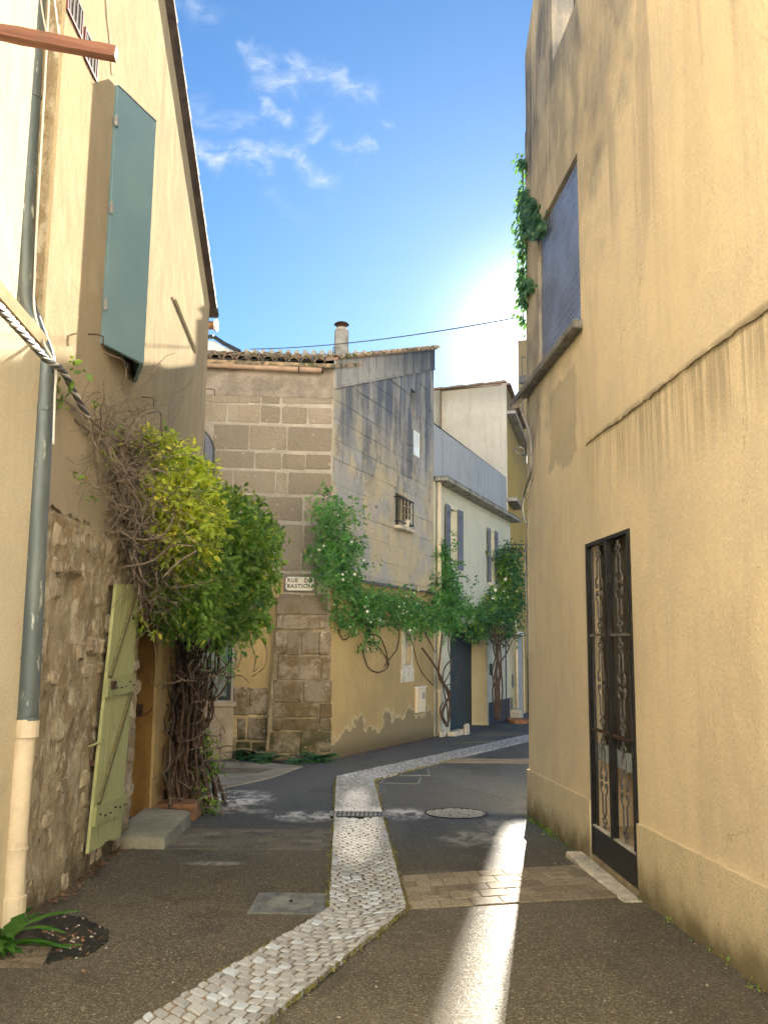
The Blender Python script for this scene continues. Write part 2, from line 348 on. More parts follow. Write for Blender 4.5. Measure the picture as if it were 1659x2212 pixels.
# right building plaster
def mat_right(lower):
    k, c, z = plaster('ochre_render_lower' if lower else 'ochre_render', (.73, .61, .41), (.68, .57, .39), (.52, .45, .35), grain=1.0, gscale=38, stain_amt=.34)
    s = k.sep(); y = s[1]
    nz = k.noise(2.2, 5, .6)
    # grey weathering under the parapet towards the corner
    g = k.m('MULTIPLY', k.sm(k.m('MULTIPLY_ADD', nz, 3.4, k.m('ADD', z, k.m('MULTIPLY', k.m('SUBTRACT', y, 6.4), .75))), 6.7, 9.0), k.sm(k.m('MULTIPLY_ADD', nz, 1.8, y), 5.6, 7.6))
    c = k.mix(k.m('MULTIPLY', g, 1.0), c, (.19, .185, .18)); c = k.mix(k.m('MULTIPLY', k.m('MULTIPLY', g, .55), k.sm(k.noise(3.1, 7, .7, v=k.mp((1, 1, .4))), .42, .62)), c, (.50, .44, .34))
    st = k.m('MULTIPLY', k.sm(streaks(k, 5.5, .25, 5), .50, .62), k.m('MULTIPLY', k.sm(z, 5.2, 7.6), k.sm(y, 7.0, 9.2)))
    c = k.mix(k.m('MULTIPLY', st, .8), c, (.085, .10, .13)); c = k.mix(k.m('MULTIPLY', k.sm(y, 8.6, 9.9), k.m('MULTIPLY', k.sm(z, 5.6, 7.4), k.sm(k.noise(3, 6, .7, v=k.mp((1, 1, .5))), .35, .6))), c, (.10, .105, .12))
    c = k.mix(k.m('MULTIPLY', k.sm(streaks(k, 3.5, .3, 5), .55, .66), k.sm(z, 3.6, 5.5)), c, (.45, .38, .29))
    # dirt washed out below the render ledge
    zz = k.m('MULTIPLY_ADD', k.noise(.9, 2), .25, z)
    b = k.m('MULTIPLY', k.sm(zz, 2.65, 3.32), k.m('MULTIPLY', k.sm(z, 3.262, 3.258), k.sm(y, 8.4, 6.6)))
    b = k.m('MULTIPLY', b, k.sm(streaks(k, 16, .9, 4), .38, .60)); c = k.mix(k.m('MULTIPLY', b, .55), c, (.22, .18, .12))
    ln = k.m('MULTIPLY', k.sm(k.m('ABSOLUTE', k.m('SUBTRACT', z, 3.255)), .045, .01), k.m('MULTIPLY', k.sm(y, 7.6, 7.3), k.sm(k.noise(5, 4), .3, .5))); c = k.mix(k.m('MULTIPLY', ln, .55), c, (.16, .13, .09))
    # older grey cement repair below the sill
    e1 = k.m('ABSOLUTE', k.m('SUBTRACT', k.m('MULTIPLY_ADD', nz, .5, y), 8.55)); e2 = k.m('ABSOLUTE', k.m('SUBTRACT', k.m('MULTIPLY_ADD', k.noise(3, 5, .6), .5, z), 3.92))
    pm = k.m('MULTIPLY', k.sm(e1, .50, .46), k.sm(e2, .42, .39)); c = k.mix(k.m('MULTIPLY', pm, .75), c, (.31, .28, .22))
    # damp greenish foot
    ft = k.sm(k.m('MULTIPLY_ADD', nz, .4, k.m('ADD', z, k.m('MULTIPLY', y, .03))), .50, .12); c = k.mix(k.m('MULTIPLY', ft, .85), c, (.17, .14, .075))
    # hairline cracks
    cr = k.vor(.55, 'DISTANCE_TO_EDGE', v=k.mp((1, 1, .45), v=k.vec(s[0], k.m('MULTIPLY_ADD', k.noise(2.5, 5), .5, y), k.m('MULTIPLY_ADD', k.noise(3, 5), .5, z))))
    crm = k.m('MULTIPLY', k.sm(cr, .0022, .0006), k.sm(k.noise(.7, 2), .55, .62)); c = k.mix(k.m('MULTIPLY', crm, .4), c, (.3, .22, .13)); c = k.mix(k.sm(k.noise(.55, 5, .6, .5), .42, .62, 0, .35), c, (.84, .68, .43)); c = k.mix(k.sm(k.noise(.8, 5, .62, .5, v=k.mp((1.3, 1.3, .5))), .5, .66, 0, .3), c, (.50, .40, .27))
    k.color(c); return k.mat
M_R = mat_right(False)
def mat_plinth():
    k, c, z = plaster('rough_plinth_render', (.70, .59, .385), (.64, .54, .36), (.50, .43, .30), grain=1.0, gscale=55, stain_amt=.3); y = k.sep()[1]
    h = k.m('ADD', z, k.m('MULTIPLY', y, .03)); n = k.noise(4, 5)
    c = k.mix(k.sm(k.m('MULTIPLY_ADD', n, .40, h), .52, .18, 0, .85), c, (.12, .10, .05)); c = k.mix(k.sm(k.noise(90, 2), .5, .75, 0, .5), c, (.20, .16, .09))
    k.color(c); return k.mat
M_PLINTH = mat_plinth()
def mat_left():
    k, c, z = plaster('streaked_yellow_render', (.44, .355, .225), (.38, .31, .205), (.33, .29, .215), grain=.4, gscale=50, stain_amt=.38); y = k.sep()[1]
    c = k.mix(k.m('MULTIPLY', k.sm(streaks(k, 9, .5, 7), .48, .70), k.sm(y, 6.8, 8.4, 0, .6)), c, (.29, .245, .18)); c = k.mix(k.sm(k.noise(3.5, 7, .7, v=k.mp((1, 1, .5))), .50, .66, 0, .3), c, (.52, .44, .31)); c = k.mix(k.sm(k.noise(30, 5, .7, v=k.mp((1, 1, .35))), .56, .68, 0, .3), c, (.25, .21, .15))
    c = k.mix(k.sm(k.m('MULTIPLY_ADD', k.noise(3, 4), .8, z), 4.0, 3.0, 0, .5), c, (.40, .36, .28))
    k.color(c); return k.mat
M_L = mat_left()
def mat_rubble():
    k = NT('lime_and_rubble', .95, .1); c = k.mix(k.sm(k.noise(2.6, 6, .72, v=k.mp((1, 1, .6))), .42, .58), (.54, .46, .31), (.38, .30, .19)); c = k.mix(k.sm(k.noise(9, 6, .75, v=k.mp((1, 1, .45))), .52, .62), c, (.66, .60, .46)); c = k.mix(k.sm(k.noise(14, 5, .75, v=k.mp((1, 1, .4))), .60, .68), c, (.14, .10, .06))
    z = k.sep()[2]; c = k.mix(k.sm(k.m('MULTIPLY_ADD', k.noise(6, 4), .4, z), .3, .0, 0, .7), c, (.10, .075, .045))
    c = k.mulr(c, .92, 1.08); k.color(c); k.bump(k.noise(9, 6, .75), 1.0, .05); k.bump(k.noise(45, 5, .7), .9, .012); return k.mat
M_RUB = mat_rubble()
def mat_rubstone():
    k = NT('rubble_stone', .93, .1); r = k.rnd(); c = k.mix(r, (.34, .27, .18), (.48, .41, .29)); c = k.mix(k.sm(k.noise(6, 6, .72, v=k.mp((1, 1, .5))), .46, .60), c, (.58, .51, .37))
    c = k.mix(k.sm(k.noise(25, 4), .55, .7, 0, .5), c, (.13, .10, .065)); k.color(c); k.bump(k.noise(16, 6, .7), .9, .03); k.bump(k.noise(70, 3), .6, .006); return k.mat
M_RST = mat_rubstone()
M_CREAM, _c, _z = plaster('cream_render', (.66, .58, .42), (.62, .53, .375), (.52, .45, .32), grain=.3, stain_amt=.3); M_CREAM = M_CREAM.mat
M_ORANGE = plaster('apricot_render', (.62, .42, .2), (.58, .42, .22), (.3, .25, .18), grain=.3)[0].mat
# stone house
def mat_sstone():
    k = NT('limestone_block', .93, .1); r = k.rnd(); z = k.sep()[2]
    c = k.mix(r, (.25, .215, .17), (.305, .265, .21)); c = k.mix(k.sm(k.noise(1.6, 5), .4, .6, 0, .6), c, (.26, .22, .17)); c = k.mulr(c, .90, 1.08)
    low = k.sm(z, 2.9, 1.6); c = k.mix(k.m('MULTIPLY', low, k.sm(k.noise(3, 6, .7), .42, .6)), c, (.155, .115, .065)); c = k.mix(k.m('MULTIPLY', low, k.sm(k.noise(4.5, 6, .75), .60, .68)), c, (.46, .41, .31))
    c = k.mix(k.m('MULTIPLY', k.sm(z, .6, -.3), k.sm(k.noise(3.3, 5), .35, .6)), c, (.06, .06, .03))
    c = k.mix(k.sm(streaks(k, 7, .8), .55, .7, 0, .4), c, (.20, .165, .125)); c = k.val(c, .15, 50, 4)
    c = k.mix(k.sm(k.noise(12, 3), .68, .72, 0, .8), c, (.50, .45, .36))
    k.color(c); k.bump(k.noise(7, 6, .7), .7, .03); k.bump(k.noise(60, 4), .6, .006); return k.mat
M_SST = mat_sstone()
def mat_sright():
    k = NT('weathered_limestone', .93, .1); r = k.rnd(); s = k.sep(); z = s[2]
    c = k.mix(r, (.32, .325, .32), (.40, .40, .385)); c = k.mix(k.sm(k.noise(1.2, 5), .38, .6), c, (.47, .41, .29))
    h = k.m('MULTIPLY_ADD', k.noise(1.3, 4), 1.4, z)
    up_ = k.sm(h, 5.6, 7.6); c = k.mix(k.m('MULTIPLY', up_, .85), c, (.29, .29, .29))
    st = k.m('MULTIPLY', k.sm(streaks(k, 2.6, .2, 6), .45, .60), k.sm(h, 5.2, 7.4)); c = k.mix(k.m('MULTIPLY', st, .80), c, (.06, .09, .15))
    st2 = k.m('MULTIPLY', k.sm(k.noise(1.6, 7, .7, v=k.mp((1, 1, .5))), .47, .62), k.sm(h, 4.2, 6.4)); c = k.mix(k.m('MULTIPLY', st2, .75), c, (.12, .13, .15))
    c = k.mix(k.m('MULTIPLY', k.sm(k.noise(2.6, 6, .75), .54, .62), k.sm(z, 5.6, 4.6, 0, .85)), c, (.52, .45, .30)); c = k.mix(k.sm(k.noise(6, 6, .75), .57, .68, 0, .55), c, (.16, .145, .12)); c = k.val(c, .12, 40, 4)
    k.color(c); k.bump(k.noise(4.5, 7, .75), .8, .05); k.bump(k.noise(50, 4), .6, .008); return k.mat
M_SRS = mat_sright()
M_MORTD = simple('old_brown_mortar', (.27, .225, .15), .95, var=.3, vs=4, bump=.8, bs=25)
M_MORT = simple('pale_pink_mortar', (.38, .345, .295), .95, var=.15, vs=3, bump=.6, bs=40)
M_MORTG = simple('grey_lime_mortar', (.44, .42, .37), .95, var=.22, vs=3, bump=.8, bs=20)
def mat_foot():
    k, c, z = plaster('ochre_street_render', (.44, .335, .165), (.39, .30, .155), (.28, .22, .13), grain=.5, gscale=40, stain_amt=.5); s = k.sep()
    h = k.m('ADD', z, k.m('MULTIPLY', s[1], .03)); n = k.noise(1.1, 7, .62)
    e = k.m('MULTIPLY_ADD', n, -2.4, h)
    c = k.mix(k.sm(e, -.54, -.64), c, (.48, .40, .25)); c = k.mix(k.sm(e, -.64, -.72, 0, .8), c, (.19, .16, .10)); c = k.mix(k.sm(h, .35, .0, 0, .6), c, (.07, .06, .04))
    k.color(c); return k.mat
M_FOOT = mat_foot()
M_PINK = simple('pinkish_cement', (.40, .335, .25), .9, var=.15, vs=3, bump=.4)
M_EAVE = simple('weathered_eaves_cement', (.25, .215, .18), .92, var=.25, vs=3, bump=.5, bs=25)
M_CEM = simple('cement_grey', (.36, .32, .26), .92, var=.2, vs=4, bump=.5, bs=30)
M_BAND = plaster('stained_coping_render', (.42, .41, .38), (.38, .37, .34), (.07, .085, .11), top_z=9.2, top_amt=.9, top_len=3.6, grain=.5, stain_amt=.9)[0].mat
M_PBLUE = plaster('blue_grey_render', (.40, .43, .46), (.36, .395, .43), (.24, .26, .28), grain=.3, stain_amt=.45)[0].mat
M_PCRM = plaster('pale_green_cream_render', (.58, .58, .47), (.54, .545, .45), (.42, .42, .34), grain=.3, stain_amt=.25)[0].mat
M_PWHT = plaster('warm_white_render', (.60, .57, .49), (.57, .54, .46), (.36, .34, .29), top_z=9.9, top_amt=.6, top_len=1.0, grain=.3, stain_amt=.35)[0].mat
M_PYEL = plaster('deep_yellow_render', (.56, .38, .12), (.48, .34, .13), (.25, .20, .12), top_z=9.6, top_amt=.8, top_len=3.0, grain=.3, stain_amt=.6)[0].mat
M_CONP = plaster('plain_concrete', (.44, .43, .39), (.36, .35, .32), (.18, .18, .17), grain=.7, stain_amt=.7)[0].mat
M_CONC = plaster('stained_concrete', (.44, .43, .38), (.38, .37, .33), (.05, .065, .06), top_z=5.62, top_amt=1.0, top_len=.25, grain=.7, stain_amt=1.0)[0].mat
def mat_sill():
    k = NT('rough_stone_sill', .9, .15); c = k.mix(k.sm(k.noise(7, 5), .4, .6), (.25, .235, .21), (.17, .165, .155)); k.color(k.val(c, .3, 60, 3)); k.bump(k.noise(35, 5), .9, .01); return k.mat
M_SILL = mat_sill()
def mat_tile():
    k = NT('mossy_clay_tile', .9, .15); r = k.rnd(); c = k.mix(r, (.28, .18, .12), (.38, .28, .18)); c = k.mix(k.sm(k.noise(9, 5), .46, .62), c, (.12, .11, .08)); c = k.mix(k.sm(k.noise(4, 5), .5, .62, 0, .8), c, (.06, .085, .035))
    k.color(k.val(c, .2, 40)); k.bump(k.noise(30, 4), .6, .006); return k.mat
M_TILE = mat_tile()
M_TILE2 = simple('weathered_clay_tile', (.24, .17, .13), .9, var=.3, vs=6, bump=.5)
M_DARKTILE = simple('dark_verge_tile', (.07, .055, .05), .85, var=.3, vs=6, bump=.4)
M_ZINC = None
def mat_zinc():
    k = NT('weathered_zinc', .48, .5); k.b.inputs['Metallic'].default_value = .35
    c = k.mix(k.sm(k.noise(5, 5, v=k.mp((1, 1, .3))), .4, .65), (.10, .13, .135), (.155, .18, .175)); c = k.mix(k.sm(k.noise(22, 4, v=k.mp((1, 1, .25))), .60, .72), c, (.55, .57, .50)); k.color(c); k.bump(k.noise(30, 3), .15, .003); return k.mat
M_ZINC = mat_zinc()
M_PVC = simple('cream_plastic', (.66, .56, .40), .45, var=.08, vs=4, spec=.4)
M_PVCP = simple('pinkish_plastic', (.46, .33, .25), .5, var=.15, vs=4)
def mat_wood(name, a, b, paint=.0, sc=(40, 40, 2.0), dirt=(.1, .08, .05)):
    k = NT(name, .75, .25); r = k.rnd(); off = k.vec(r, r, r); v = k.mp(sc, v=k.objc())
    g = k.noise(1, 5, .6, .4, v=v); c = k.mix(k.sm(g, .35, .65), a, b); c = k.mulr(c, .88, 1.1); c = k.mix(k.sm(k.noise(4, 6, .7, v=k.objc()), .60, .70, 0, .5), c, dirt); k.color(c); k.bump(g, .5, .004); return k.mat
M_GREEN = mat_wood('faded_sage_green_paint', (.36, .38, .17), (.43, .44, .215), dirt=(.20, .19, .09))
M_GREEND = mat_wood('dark_worn_brace_wood', (.13, .125, .06), (.2, .19, .09))
M_BEAM = mat_wood('red_brown_timber', (.15, .065, .045), (.22, .105, .07), sc=(2, 40, 40))
M_JAMB = plaster('ochre_brown_reveal', (.30, .17, .06), (.25, .14, .05), (.14, .08, .03), grain=.3)[0].mat
M_JAMB2 = plaster('light_ochre_edge', (.50, .35, .15), (.46, .32, .15), (.3, .2, .1), grain=.3)[0].mat
def mat_shutter():
    k = NT('blue_grey_shutter_paint', .5, .35); c = k.mix(k.sm(k.noise(1.5, 3), .3, .7), (.15, .245, .275), (.18, .275, .29)); k.color(k.val(c, .03, 80, 1)); k.bump(k.noise(300, 1), .05, .001); return k.mat
M_SHUT = mat_shutter()
M_SHUTE = simple('shutter_edge_paint', (.09, .15, .18), .5)
M_BLSH = mat_wood('slate_blue_shutter_paint', (.13, .145, .19), (.165, .185, .235))
M_DARK = simple('dark_interior', (.012, .013, .016), .9, var=.1)
M_IRON = simple('black_iron', (.018, .016, .015), .5, .3, var=.4, vs=15, bump=.3, spec=.5)
M_RUST = simple('rusty_iron', (.075, .04, .025), .8, .1, var=.5, vs=20, bump=.5)
M_GIRON = simple('grey_painted_iron', (.135, .125, .11), .55, .2, var=.3, vs=30, bump=.4)
M_WHITE = simple('off_white_paint', (.72, .70, .64), .5, var=.05)
M_CABW = simple('white_cable', (.72, .70, .64), .45, var=.05)
M_CABD = simple('grey_black_cable', (.10, .10, .095), .6, var=.2)
M_CABG = simple('grey_cable', (.27, .265, .25), .6, var=.2)
M_ROLL = simple('sky_tinted_aluminium_slat', (.27, .31, .44), .35, .3, var=.2, vs=3, spec=.6)  # blue sheen of reflected sky is put into the slat colour
M_CAST = simple('cast_iron_cover', (.21, .22, .21), .5, .3, var=.3, vs=10, bump=.4, spec=.5)
M_CASTB = simple('brown_iron_cover', (.15, .12, .085), .8, .1, var=.4, vs=12, bump=.6)
M_TERRA = simple('terracotta', (.26, .13, .065), .85, var=.3, vs=10, bump=.4)
M_STEP = simple('grey_cement_step', (.27, .26, .20), .9, var=.2, vs=4, bump=.5, bs=40)
M_STONEW = simple('worn_white_stone', (.50, .45, .36), .85, var=.3, vs=6, bump=.7, bs=25)
M_GARAGE = simple('dark_teal_garage_paint', (.018, .035, .05), .6, var=.15, vs=3)
M_DOORW = simple('pale_blue_white_paint', (.42, .45, .47), .6, var=.15, vs=4)
M_FRAME = simple('dark_grey_frame_paint', (.035, .045, .05), .5)
def mat_glass(name, col, rough=.08):
    k = NT(name, rough, .6); k.color(k.val(col, .2, 3)); return k.mat
M_GLASS = mat_glass('dark_window_glass', (.04, .05, .06)); M_GLASSB = mat_glass('brown_door_glass', (.055, .042, .028), .35)
M_GLASSW = mat_glass('pale_reflecting_glass', (.62, .74, .80), .3)
def mat_curtain():
    k = NT('white_net_curtain', .8, .2); g = k.noise(1, 2, v=k.mp((38, 38, .5))); c = k.mix(k.sm(g, .3, .7), (.30, .36, .34), (.55, .60, .56)); k.color(c); k.bump(g, .6, .02); return k.mat
M_CURT = mat_curtain()
def mat_leaf(name, a, b, yellow=.0, ycol=(.30, .28, .03), trans=.45):
    k = NT(name, .5, .35); g = k.N.new('ShaderNodeNewGeometry'); ri_ = g.outputs['Random Per Island']
    c = k.mix(ri_, a, b); c = k.mix(k.sm(k.noise(2.2, 4), .4, .62, 0, .6), c, tuple(q * .55 for q in a))
    if yellow: c = k.mix(k.sm(k.m('FRACT', k.m('MULTIPLY', ri_, 17.3)), 1 - yellow, 1 - yellow + .02), c, ycol)
    k.color(c)
    t = k.N.new('ShaderNodeBsdfTranslucent'); tc = k.mix(1.0, c, (1.9, 1.8, .7), 'MULTIPLY'); k.L.new(tc, t.inputs[0])
    ms = k.N.new('ShaderNodeMixShader'); ms.inputs[0].default_value = trans; o = k.N['Material Output']
    k.L.new(k.b.outputs[0], ms.inputs[1]); k.L.new(t.outputs[0], ms.inputs[2]); k.L.new(ms.outputs[0], o.inputs[0]); return k.mat
M_LEAFY = mat_leaf('sun_tinted_yellow_green_leaf', (.36, .46, .06), (.56, .62, .10), .15, (.74, .70, .13))  # yellow-green new growth, with the sunlight on it painted into the colour
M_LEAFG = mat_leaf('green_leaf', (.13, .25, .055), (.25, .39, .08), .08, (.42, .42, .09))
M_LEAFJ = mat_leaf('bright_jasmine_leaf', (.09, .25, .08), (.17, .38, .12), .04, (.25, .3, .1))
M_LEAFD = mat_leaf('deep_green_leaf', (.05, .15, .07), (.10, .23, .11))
M_LEAFDRY = mat_leaf('fallen_dry_leaf', (.20, .09, .05), (.34, .22, .13), trans=.1)
M_IVY = mat_leaf('ivy_leaf', (.045, .13, .065), (.09, .20, .09), 0, trans=.3)
M_TWIG = simple('dry_grey_brown_twig', (.21, .165, .125), .9, var=.4, vs=20)
M_BARK = simple('dark_vine_bark', (.085, .055, .035), .95, var=.5, vs=30, bump=.8)
M_FLOWER = simple('white_blossom', (.85, .84, .78), .6, var=.05)

# ------------------------------------------------------------------ ground
def gslab(poly, h0, h1):
    mb = MB(); return mb.slab(poly, lambda x, y: gz(y) + h0, lambda x, y: gz(y) + h1)
mb = MB(); nx, ny = 41, 61
xs_ = np.concatenate([[-400, -120], np.linspace(-30, 30, 37), [120, 400]]); ys_ = np.concatenate([[-400, -120], np.linspace(-25, 60, 57), [150, 400]])
for y in ys_:
    for x in xs_: mb.v.append((x, y, gz(y)))
for j in range(ny - 1):
    for i in range(nx - 1): a = j * nx + i; mb.f.append((a, a + 1, a + nx + 1, a + nx)); mb.m.append(0)
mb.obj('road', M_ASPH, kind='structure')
# pale concrete apron in the corner before the stone house, in three slabs
apron = empty('pavement', kind='structure')
ap = [gnd(*p)[:2] for p in ((470, 1707), (590, 1681), (655, 1657), (560, 1649), (440, 1648), (380, 1690))]
gslab(ap, .001, .018).obj('paving_slab', simple('pale_concrete_apron', (.27, .25, .2), .9, var=.2, vs=3, bump=.4), apron)
gslab([gnd(*p)[:2] for p in ((458, 1672), (555, 1673), (590, 1664), (470, 1662))], .019, .026).obj('joint_strip', M_BED, apron)

# ---- cobbled gutter: centre line polygons in ground coordinates
gut = empty('cobbled_gutter', kind='structure')
Lp = [gnd(399, 2158)[:2], gnd(709, 1972)[:2], gnd(726, 1681)[:2], gnd(998, 1621)[:2], gnd(1140, 1589)[:2]]
Rp = [gnd(583, 2212)[:2], gnd(880, 1970)[:2], gnd(808, 1688)[:2], gnd(998, 1637)[:2], gnd(1140, 1603)[:2]]
d0 = Lp[1] - Lp[0]; Lp[0] = Lp[0] - d0 * 1.6; d0 = Rp[1] - Rp[0]; Rp[0] = Rp[0] - d0 * 1.6
d1 = (Lp[4] - Lp[3]); Lp.append(Lp[4] + d1 * 1.0); Rp.append(Rp[4] + (Rp[4] - Rp[3]) * 1.2)
def dish(w): return .022 * (abs(w - .5) * 2) ** 1.6
mb = MB(); NW = 8
for a in range(len(Lp) - 1):
    for i in range(NW):
        w0, w1 = i / NW, (i + 1) / NW
        q = [Lp[a] + (Rp[a] - Lp[a]) * w0, Lp[a] + (Rp[a] - Lp[a]) * w1, Lp[a + 1] + (Rp[a + 1] - Lp[a + 1]) * w1, Lp[a + 1] + (Rp[a + 1] - Lp[a + 1]) * w0]
        ww = [w0, w1, w1, w0]; mb.add([(p[0], p[1], gz(p[1]) + .004 + dish(w)) for p, w in zip(q, ww)], [(0, 1, 2, 3)])
mb.obj('joint_bed', M_BED, gut)
stones = []
for a in range(len(Lp) - 1):
    l0, l1, r0, r1 = Lp[a], Lp[a + 1], Rp[a], Rp[a + 1]
    length = (np.linalg.norm(l1 - l0) + np.linalg.norm(r1 - r0)) / 2; pitch = .080 if a < 1 else .070; rows = max(2, int(length / pitch))
    for j in range(rows):
        t0, t1 = j / rows, (j + 1) / rows
        n = 6 + (j % 2); wsum = [random.uniform(.8, 1.2) for _ in range(n)]
        if j % 2: wsum[0] *= .55; wsum[-1] *= .55
        tot = sum(wsum); acc = 0
        for i in range(n):
            w0 = acc / tot; acc += wsum[i]; w1 = acc / tot
            def P(w, t): return (l0 + (l1 - l0) * t) * (1 - w) + (r0 + (r1 - r0) * t) * w
            stones.append((P(w0, t0), P(w1, t0), P(w1, t1), P(w0, t1), w0, w1))
stones = [s_ for s_ in stones if not (9.63 < (s_[0][1] + s_[2][1]) / 2 < 9.97)]
stones.sort(key=lambda s: np.linalg.norm((s[0] + s[2]) / 2))
def sett(mb, s, origin=np.zeros(3)):
    c = (s[0] + s[1] + s[2] + s[3]) / 4; g = random.uniform(.009, .013); w = [s[4], s[5], s[5], s[4]]; tilt = [random.uniform(-.003, .003) for _ in range(4)]; lift = random.uniform(.004, .012)
    o, i = [], []
    for q, ww, tl in zip(s[:4], w, tilt):
        dq = q - c; n = np.linalg.norm(dq); qo = c + dq * (1 - g / n) + np.array([random.uniform(-.004, .004), random.uniform(-.004, .004)]); qi = c + (qo - c) * .84
        z = gz(qo[1]) + dish(ww) + lift + tl; o.append(np.array([qo[0], qo[1], z])); i.append(np.array([qi[0], qi[1], z + .006]))
    b = [p - np.array([0, 0, .03]) for p in o]
    # eight-point outline: chamfered corners
    def oct_(q, f): return [q[k] + (q[(k + 1) % 4] - q[k]) * tt for k in range(4) for tt in (f, 1 - f)]
    o8, i8 = oct_(o, .06), oct_(i, .08); b8 = oct_(b, .06)
    vs = [p - origin for p in b8 + o8 + i8]
    fs = [(k, (k + 1) % 8, 8 + (k + 1) % 8, 8 + k) for k in range(8)] + [(8 + k, 8 + (k + 1) % 8, 16 + (k + 1) % 8, 16 + k) for k in range(8)] + [tuple(range(16, 24))]
    mb.add(vs, fs)
for s in stones[:300]:
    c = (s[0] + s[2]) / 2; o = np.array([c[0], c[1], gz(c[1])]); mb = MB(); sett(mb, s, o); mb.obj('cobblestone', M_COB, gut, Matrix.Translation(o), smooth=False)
mb = MB()
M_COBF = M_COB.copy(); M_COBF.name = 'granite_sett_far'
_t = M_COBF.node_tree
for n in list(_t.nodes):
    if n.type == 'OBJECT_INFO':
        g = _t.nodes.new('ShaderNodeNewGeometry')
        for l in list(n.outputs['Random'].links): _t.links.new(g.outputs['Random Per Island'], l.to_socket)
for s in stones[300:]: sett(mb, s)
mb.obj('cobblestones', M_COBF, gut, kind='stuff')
# moss and grit along the gutter edges
mb = MB()
for e in (Lp, Rp):
    for a in range(3):
        n = int(np.linalg.norm(e[a + 1] - e[a]) / .012)
        for i in range(n):
            if random.random() < .6 * (.5 + .5 * sin(i * .05 + a)) + .25:
                p = e[a] + (e[a + 1] - e[a]) * (i / n) + np.array([random.gauss(0, .012), random.gauss(0, .012)]); r = random.uniform(.004, .012)
                mb.add([(p[0] + r * cos(t), p[1] + r * sin(t), gz(p[1]) + .012) for t in (0, 2, 4)] + [(p[0], p[1], gz(p[1]) + .030 + r)], [(0, 1, 3), (1, 2, 3), (2, 0, 3)])
mb.obj('edge_moss', simple('ochre_moss', (.13, .12, .03), .95, var=.4, vs=12), gut, kind='stuff')

# ---- paver bands
def paver_band(quad, rows, name, mat, blen=.21, as_parts=True, kind='structure'):
    """quad ground points: near-left, near-right, far-right, far-left; rows from near to far"""
    q = [np.array(p) for p in quad]; e = empty(name, kind=kind); w = np.linalg.norm(q[1] - q[0]); mbs = MB()
    gslab([tuple(p) for p in q], .001, .004).obj('joint_bed', M_BED, e)
    for r in range(rows):
        t0, t1 = r / rows, (r + 1) / rows; off = (r % 2) * .5 + random.uniform(-.05, .05); n = int(w / blen) + 1
        for i in range(-1, n + 1):
            a0, a1 = max(0, (i + off) * blen / w), min(1, (i + 1 + off) * blen / w)
            if a1 - a0 < .25 * blen / w: continue
            def P(a, t): return (q[0] + (q[1] - q[0]) * a) * (1 - t) + (q[3] + (q[2] - q[3]) * a) * t
            c = P((a0 + a1) / 2, (t0 + t1) / 2); cor = [P(a0, t0), P(a1, t0), P(a1, t1), P(a0, t1)]
            o = np.array([c[0], c[1], gz(c[1])]); mb = MB(); hh = random.uniform(.007, .011)
            A = [c + (p - c) * (1 - .006 / np.linalg.norm(p - c)) for p in cor]; B = [c + (p - c) * (1 - .016 / np.linalg.norm(p - c)) for p in cor]
            base = (0, 0, 0) if not as_parts else o
            mbb = mb if as_parts else mbs
            mbb.add([(p[0] - base[0], p[1] - base[1], gz(p[1]) - .01 - base[2]) for p in A] + [(p[0] - base[0], p[1] - base[1], gz(p[1]) + hh - .003 - base[2]) for p in A] + [(p[0] - base[0], p[1] - base[1], gz(p[1]) + hh - base[2]) for p in B],
                    [(k, (k + 1) % 4, 4 + (k + 1) % 4, 4 + k) for k in range(4)] + [(4 + k, 4 + (k + 1) % 4, 8 + (k + 1) % 4, 8 + k) for k in range(4)] + [(8, 9, 10, 11)])
            if as_parts: mb.obj('brick', mat, e, Matrix.Translation(o))
    if not as_parts: mbs.obj('bricks', mat, e, kind='stuff')
    return e
paver_band([gnd(884, 1966)[:2], gnd(1385, 1936)[:2], gnd(1262, 1868)[:2], gnd(866, 1893)[:2]], 5, 'brick_band', M_PAV_R, .22)
paver_band([gnd(345, 1834)[:2], gnd(717, 1837)[:2], gnd(721, 1794)[:2], gnd(405, 1792)[:2]], 6, 'brick_band', M_PAV_L, .2)
paver_band([gnd(952, 1648)[:2], gnd(1150, 1650)[:2], gnd(1150, 1640)[:2], gnd(985, 1639)[:2]], 6, 'brick_band', M_PAV_R, .25, False)
paver_band([gnd(985, 1606)[:2], gnd(1070, 1603)[:2], gnd(1070, 1599)[:2], gnd(990, 1600)[:2]], 5, 'brick_band', M_PAV_L, .25, False)
paver_band([gnd(1030, 1590)[:2], gnd(1128, 1588)[:2], gnd(1128, 1582)[:2], gnd(1030, 1583)[:2]], 5, 'brick_band', M_PAV_L, .25, False)

# ------------------------------------------------------------------ covers in the street
def ground_frame(x, y, rot=0):
    return Matrix.Translation((x, y, gz(y))) @ Matrix.Rotation(atan2(-SLOPE, 1), 4, 'X') @ Matrix.Rotation(rot, 4, 'Z')
def disc_pts(r, n=40): return [(r * cos(2 * pi * i / n), r * sin(2 * pi * i / n)) for i in range(n)]
def plate(mb, poly, z0, z1): mb.add([(x, y, z0) for x, y in poly] + [(x, y, z1) for x, y in poly], [tuple(range(len(poly), 2 * len(poly)))] + [(i, (i + 1) % len(poly), len(poly) + (i + 1) % len(poly), len(poly) + i) for i in range(len(poly))]); return mb
def ring(mb, r0, r1, z0, z1, n=40):
    for i in range(n):
        a, b = 2 * pi * i / n, 2 * pi * (i + 1) / n
        q = [(r * cos(t), r * sin(t), z) for z in (z0, z1) for r in (r0, r1) for t in (a, b)]
        mb.add(q, [(4, 6, 7, 5), (0, 4, 5, 1), (2, 3, 7, 6)])
    return mb
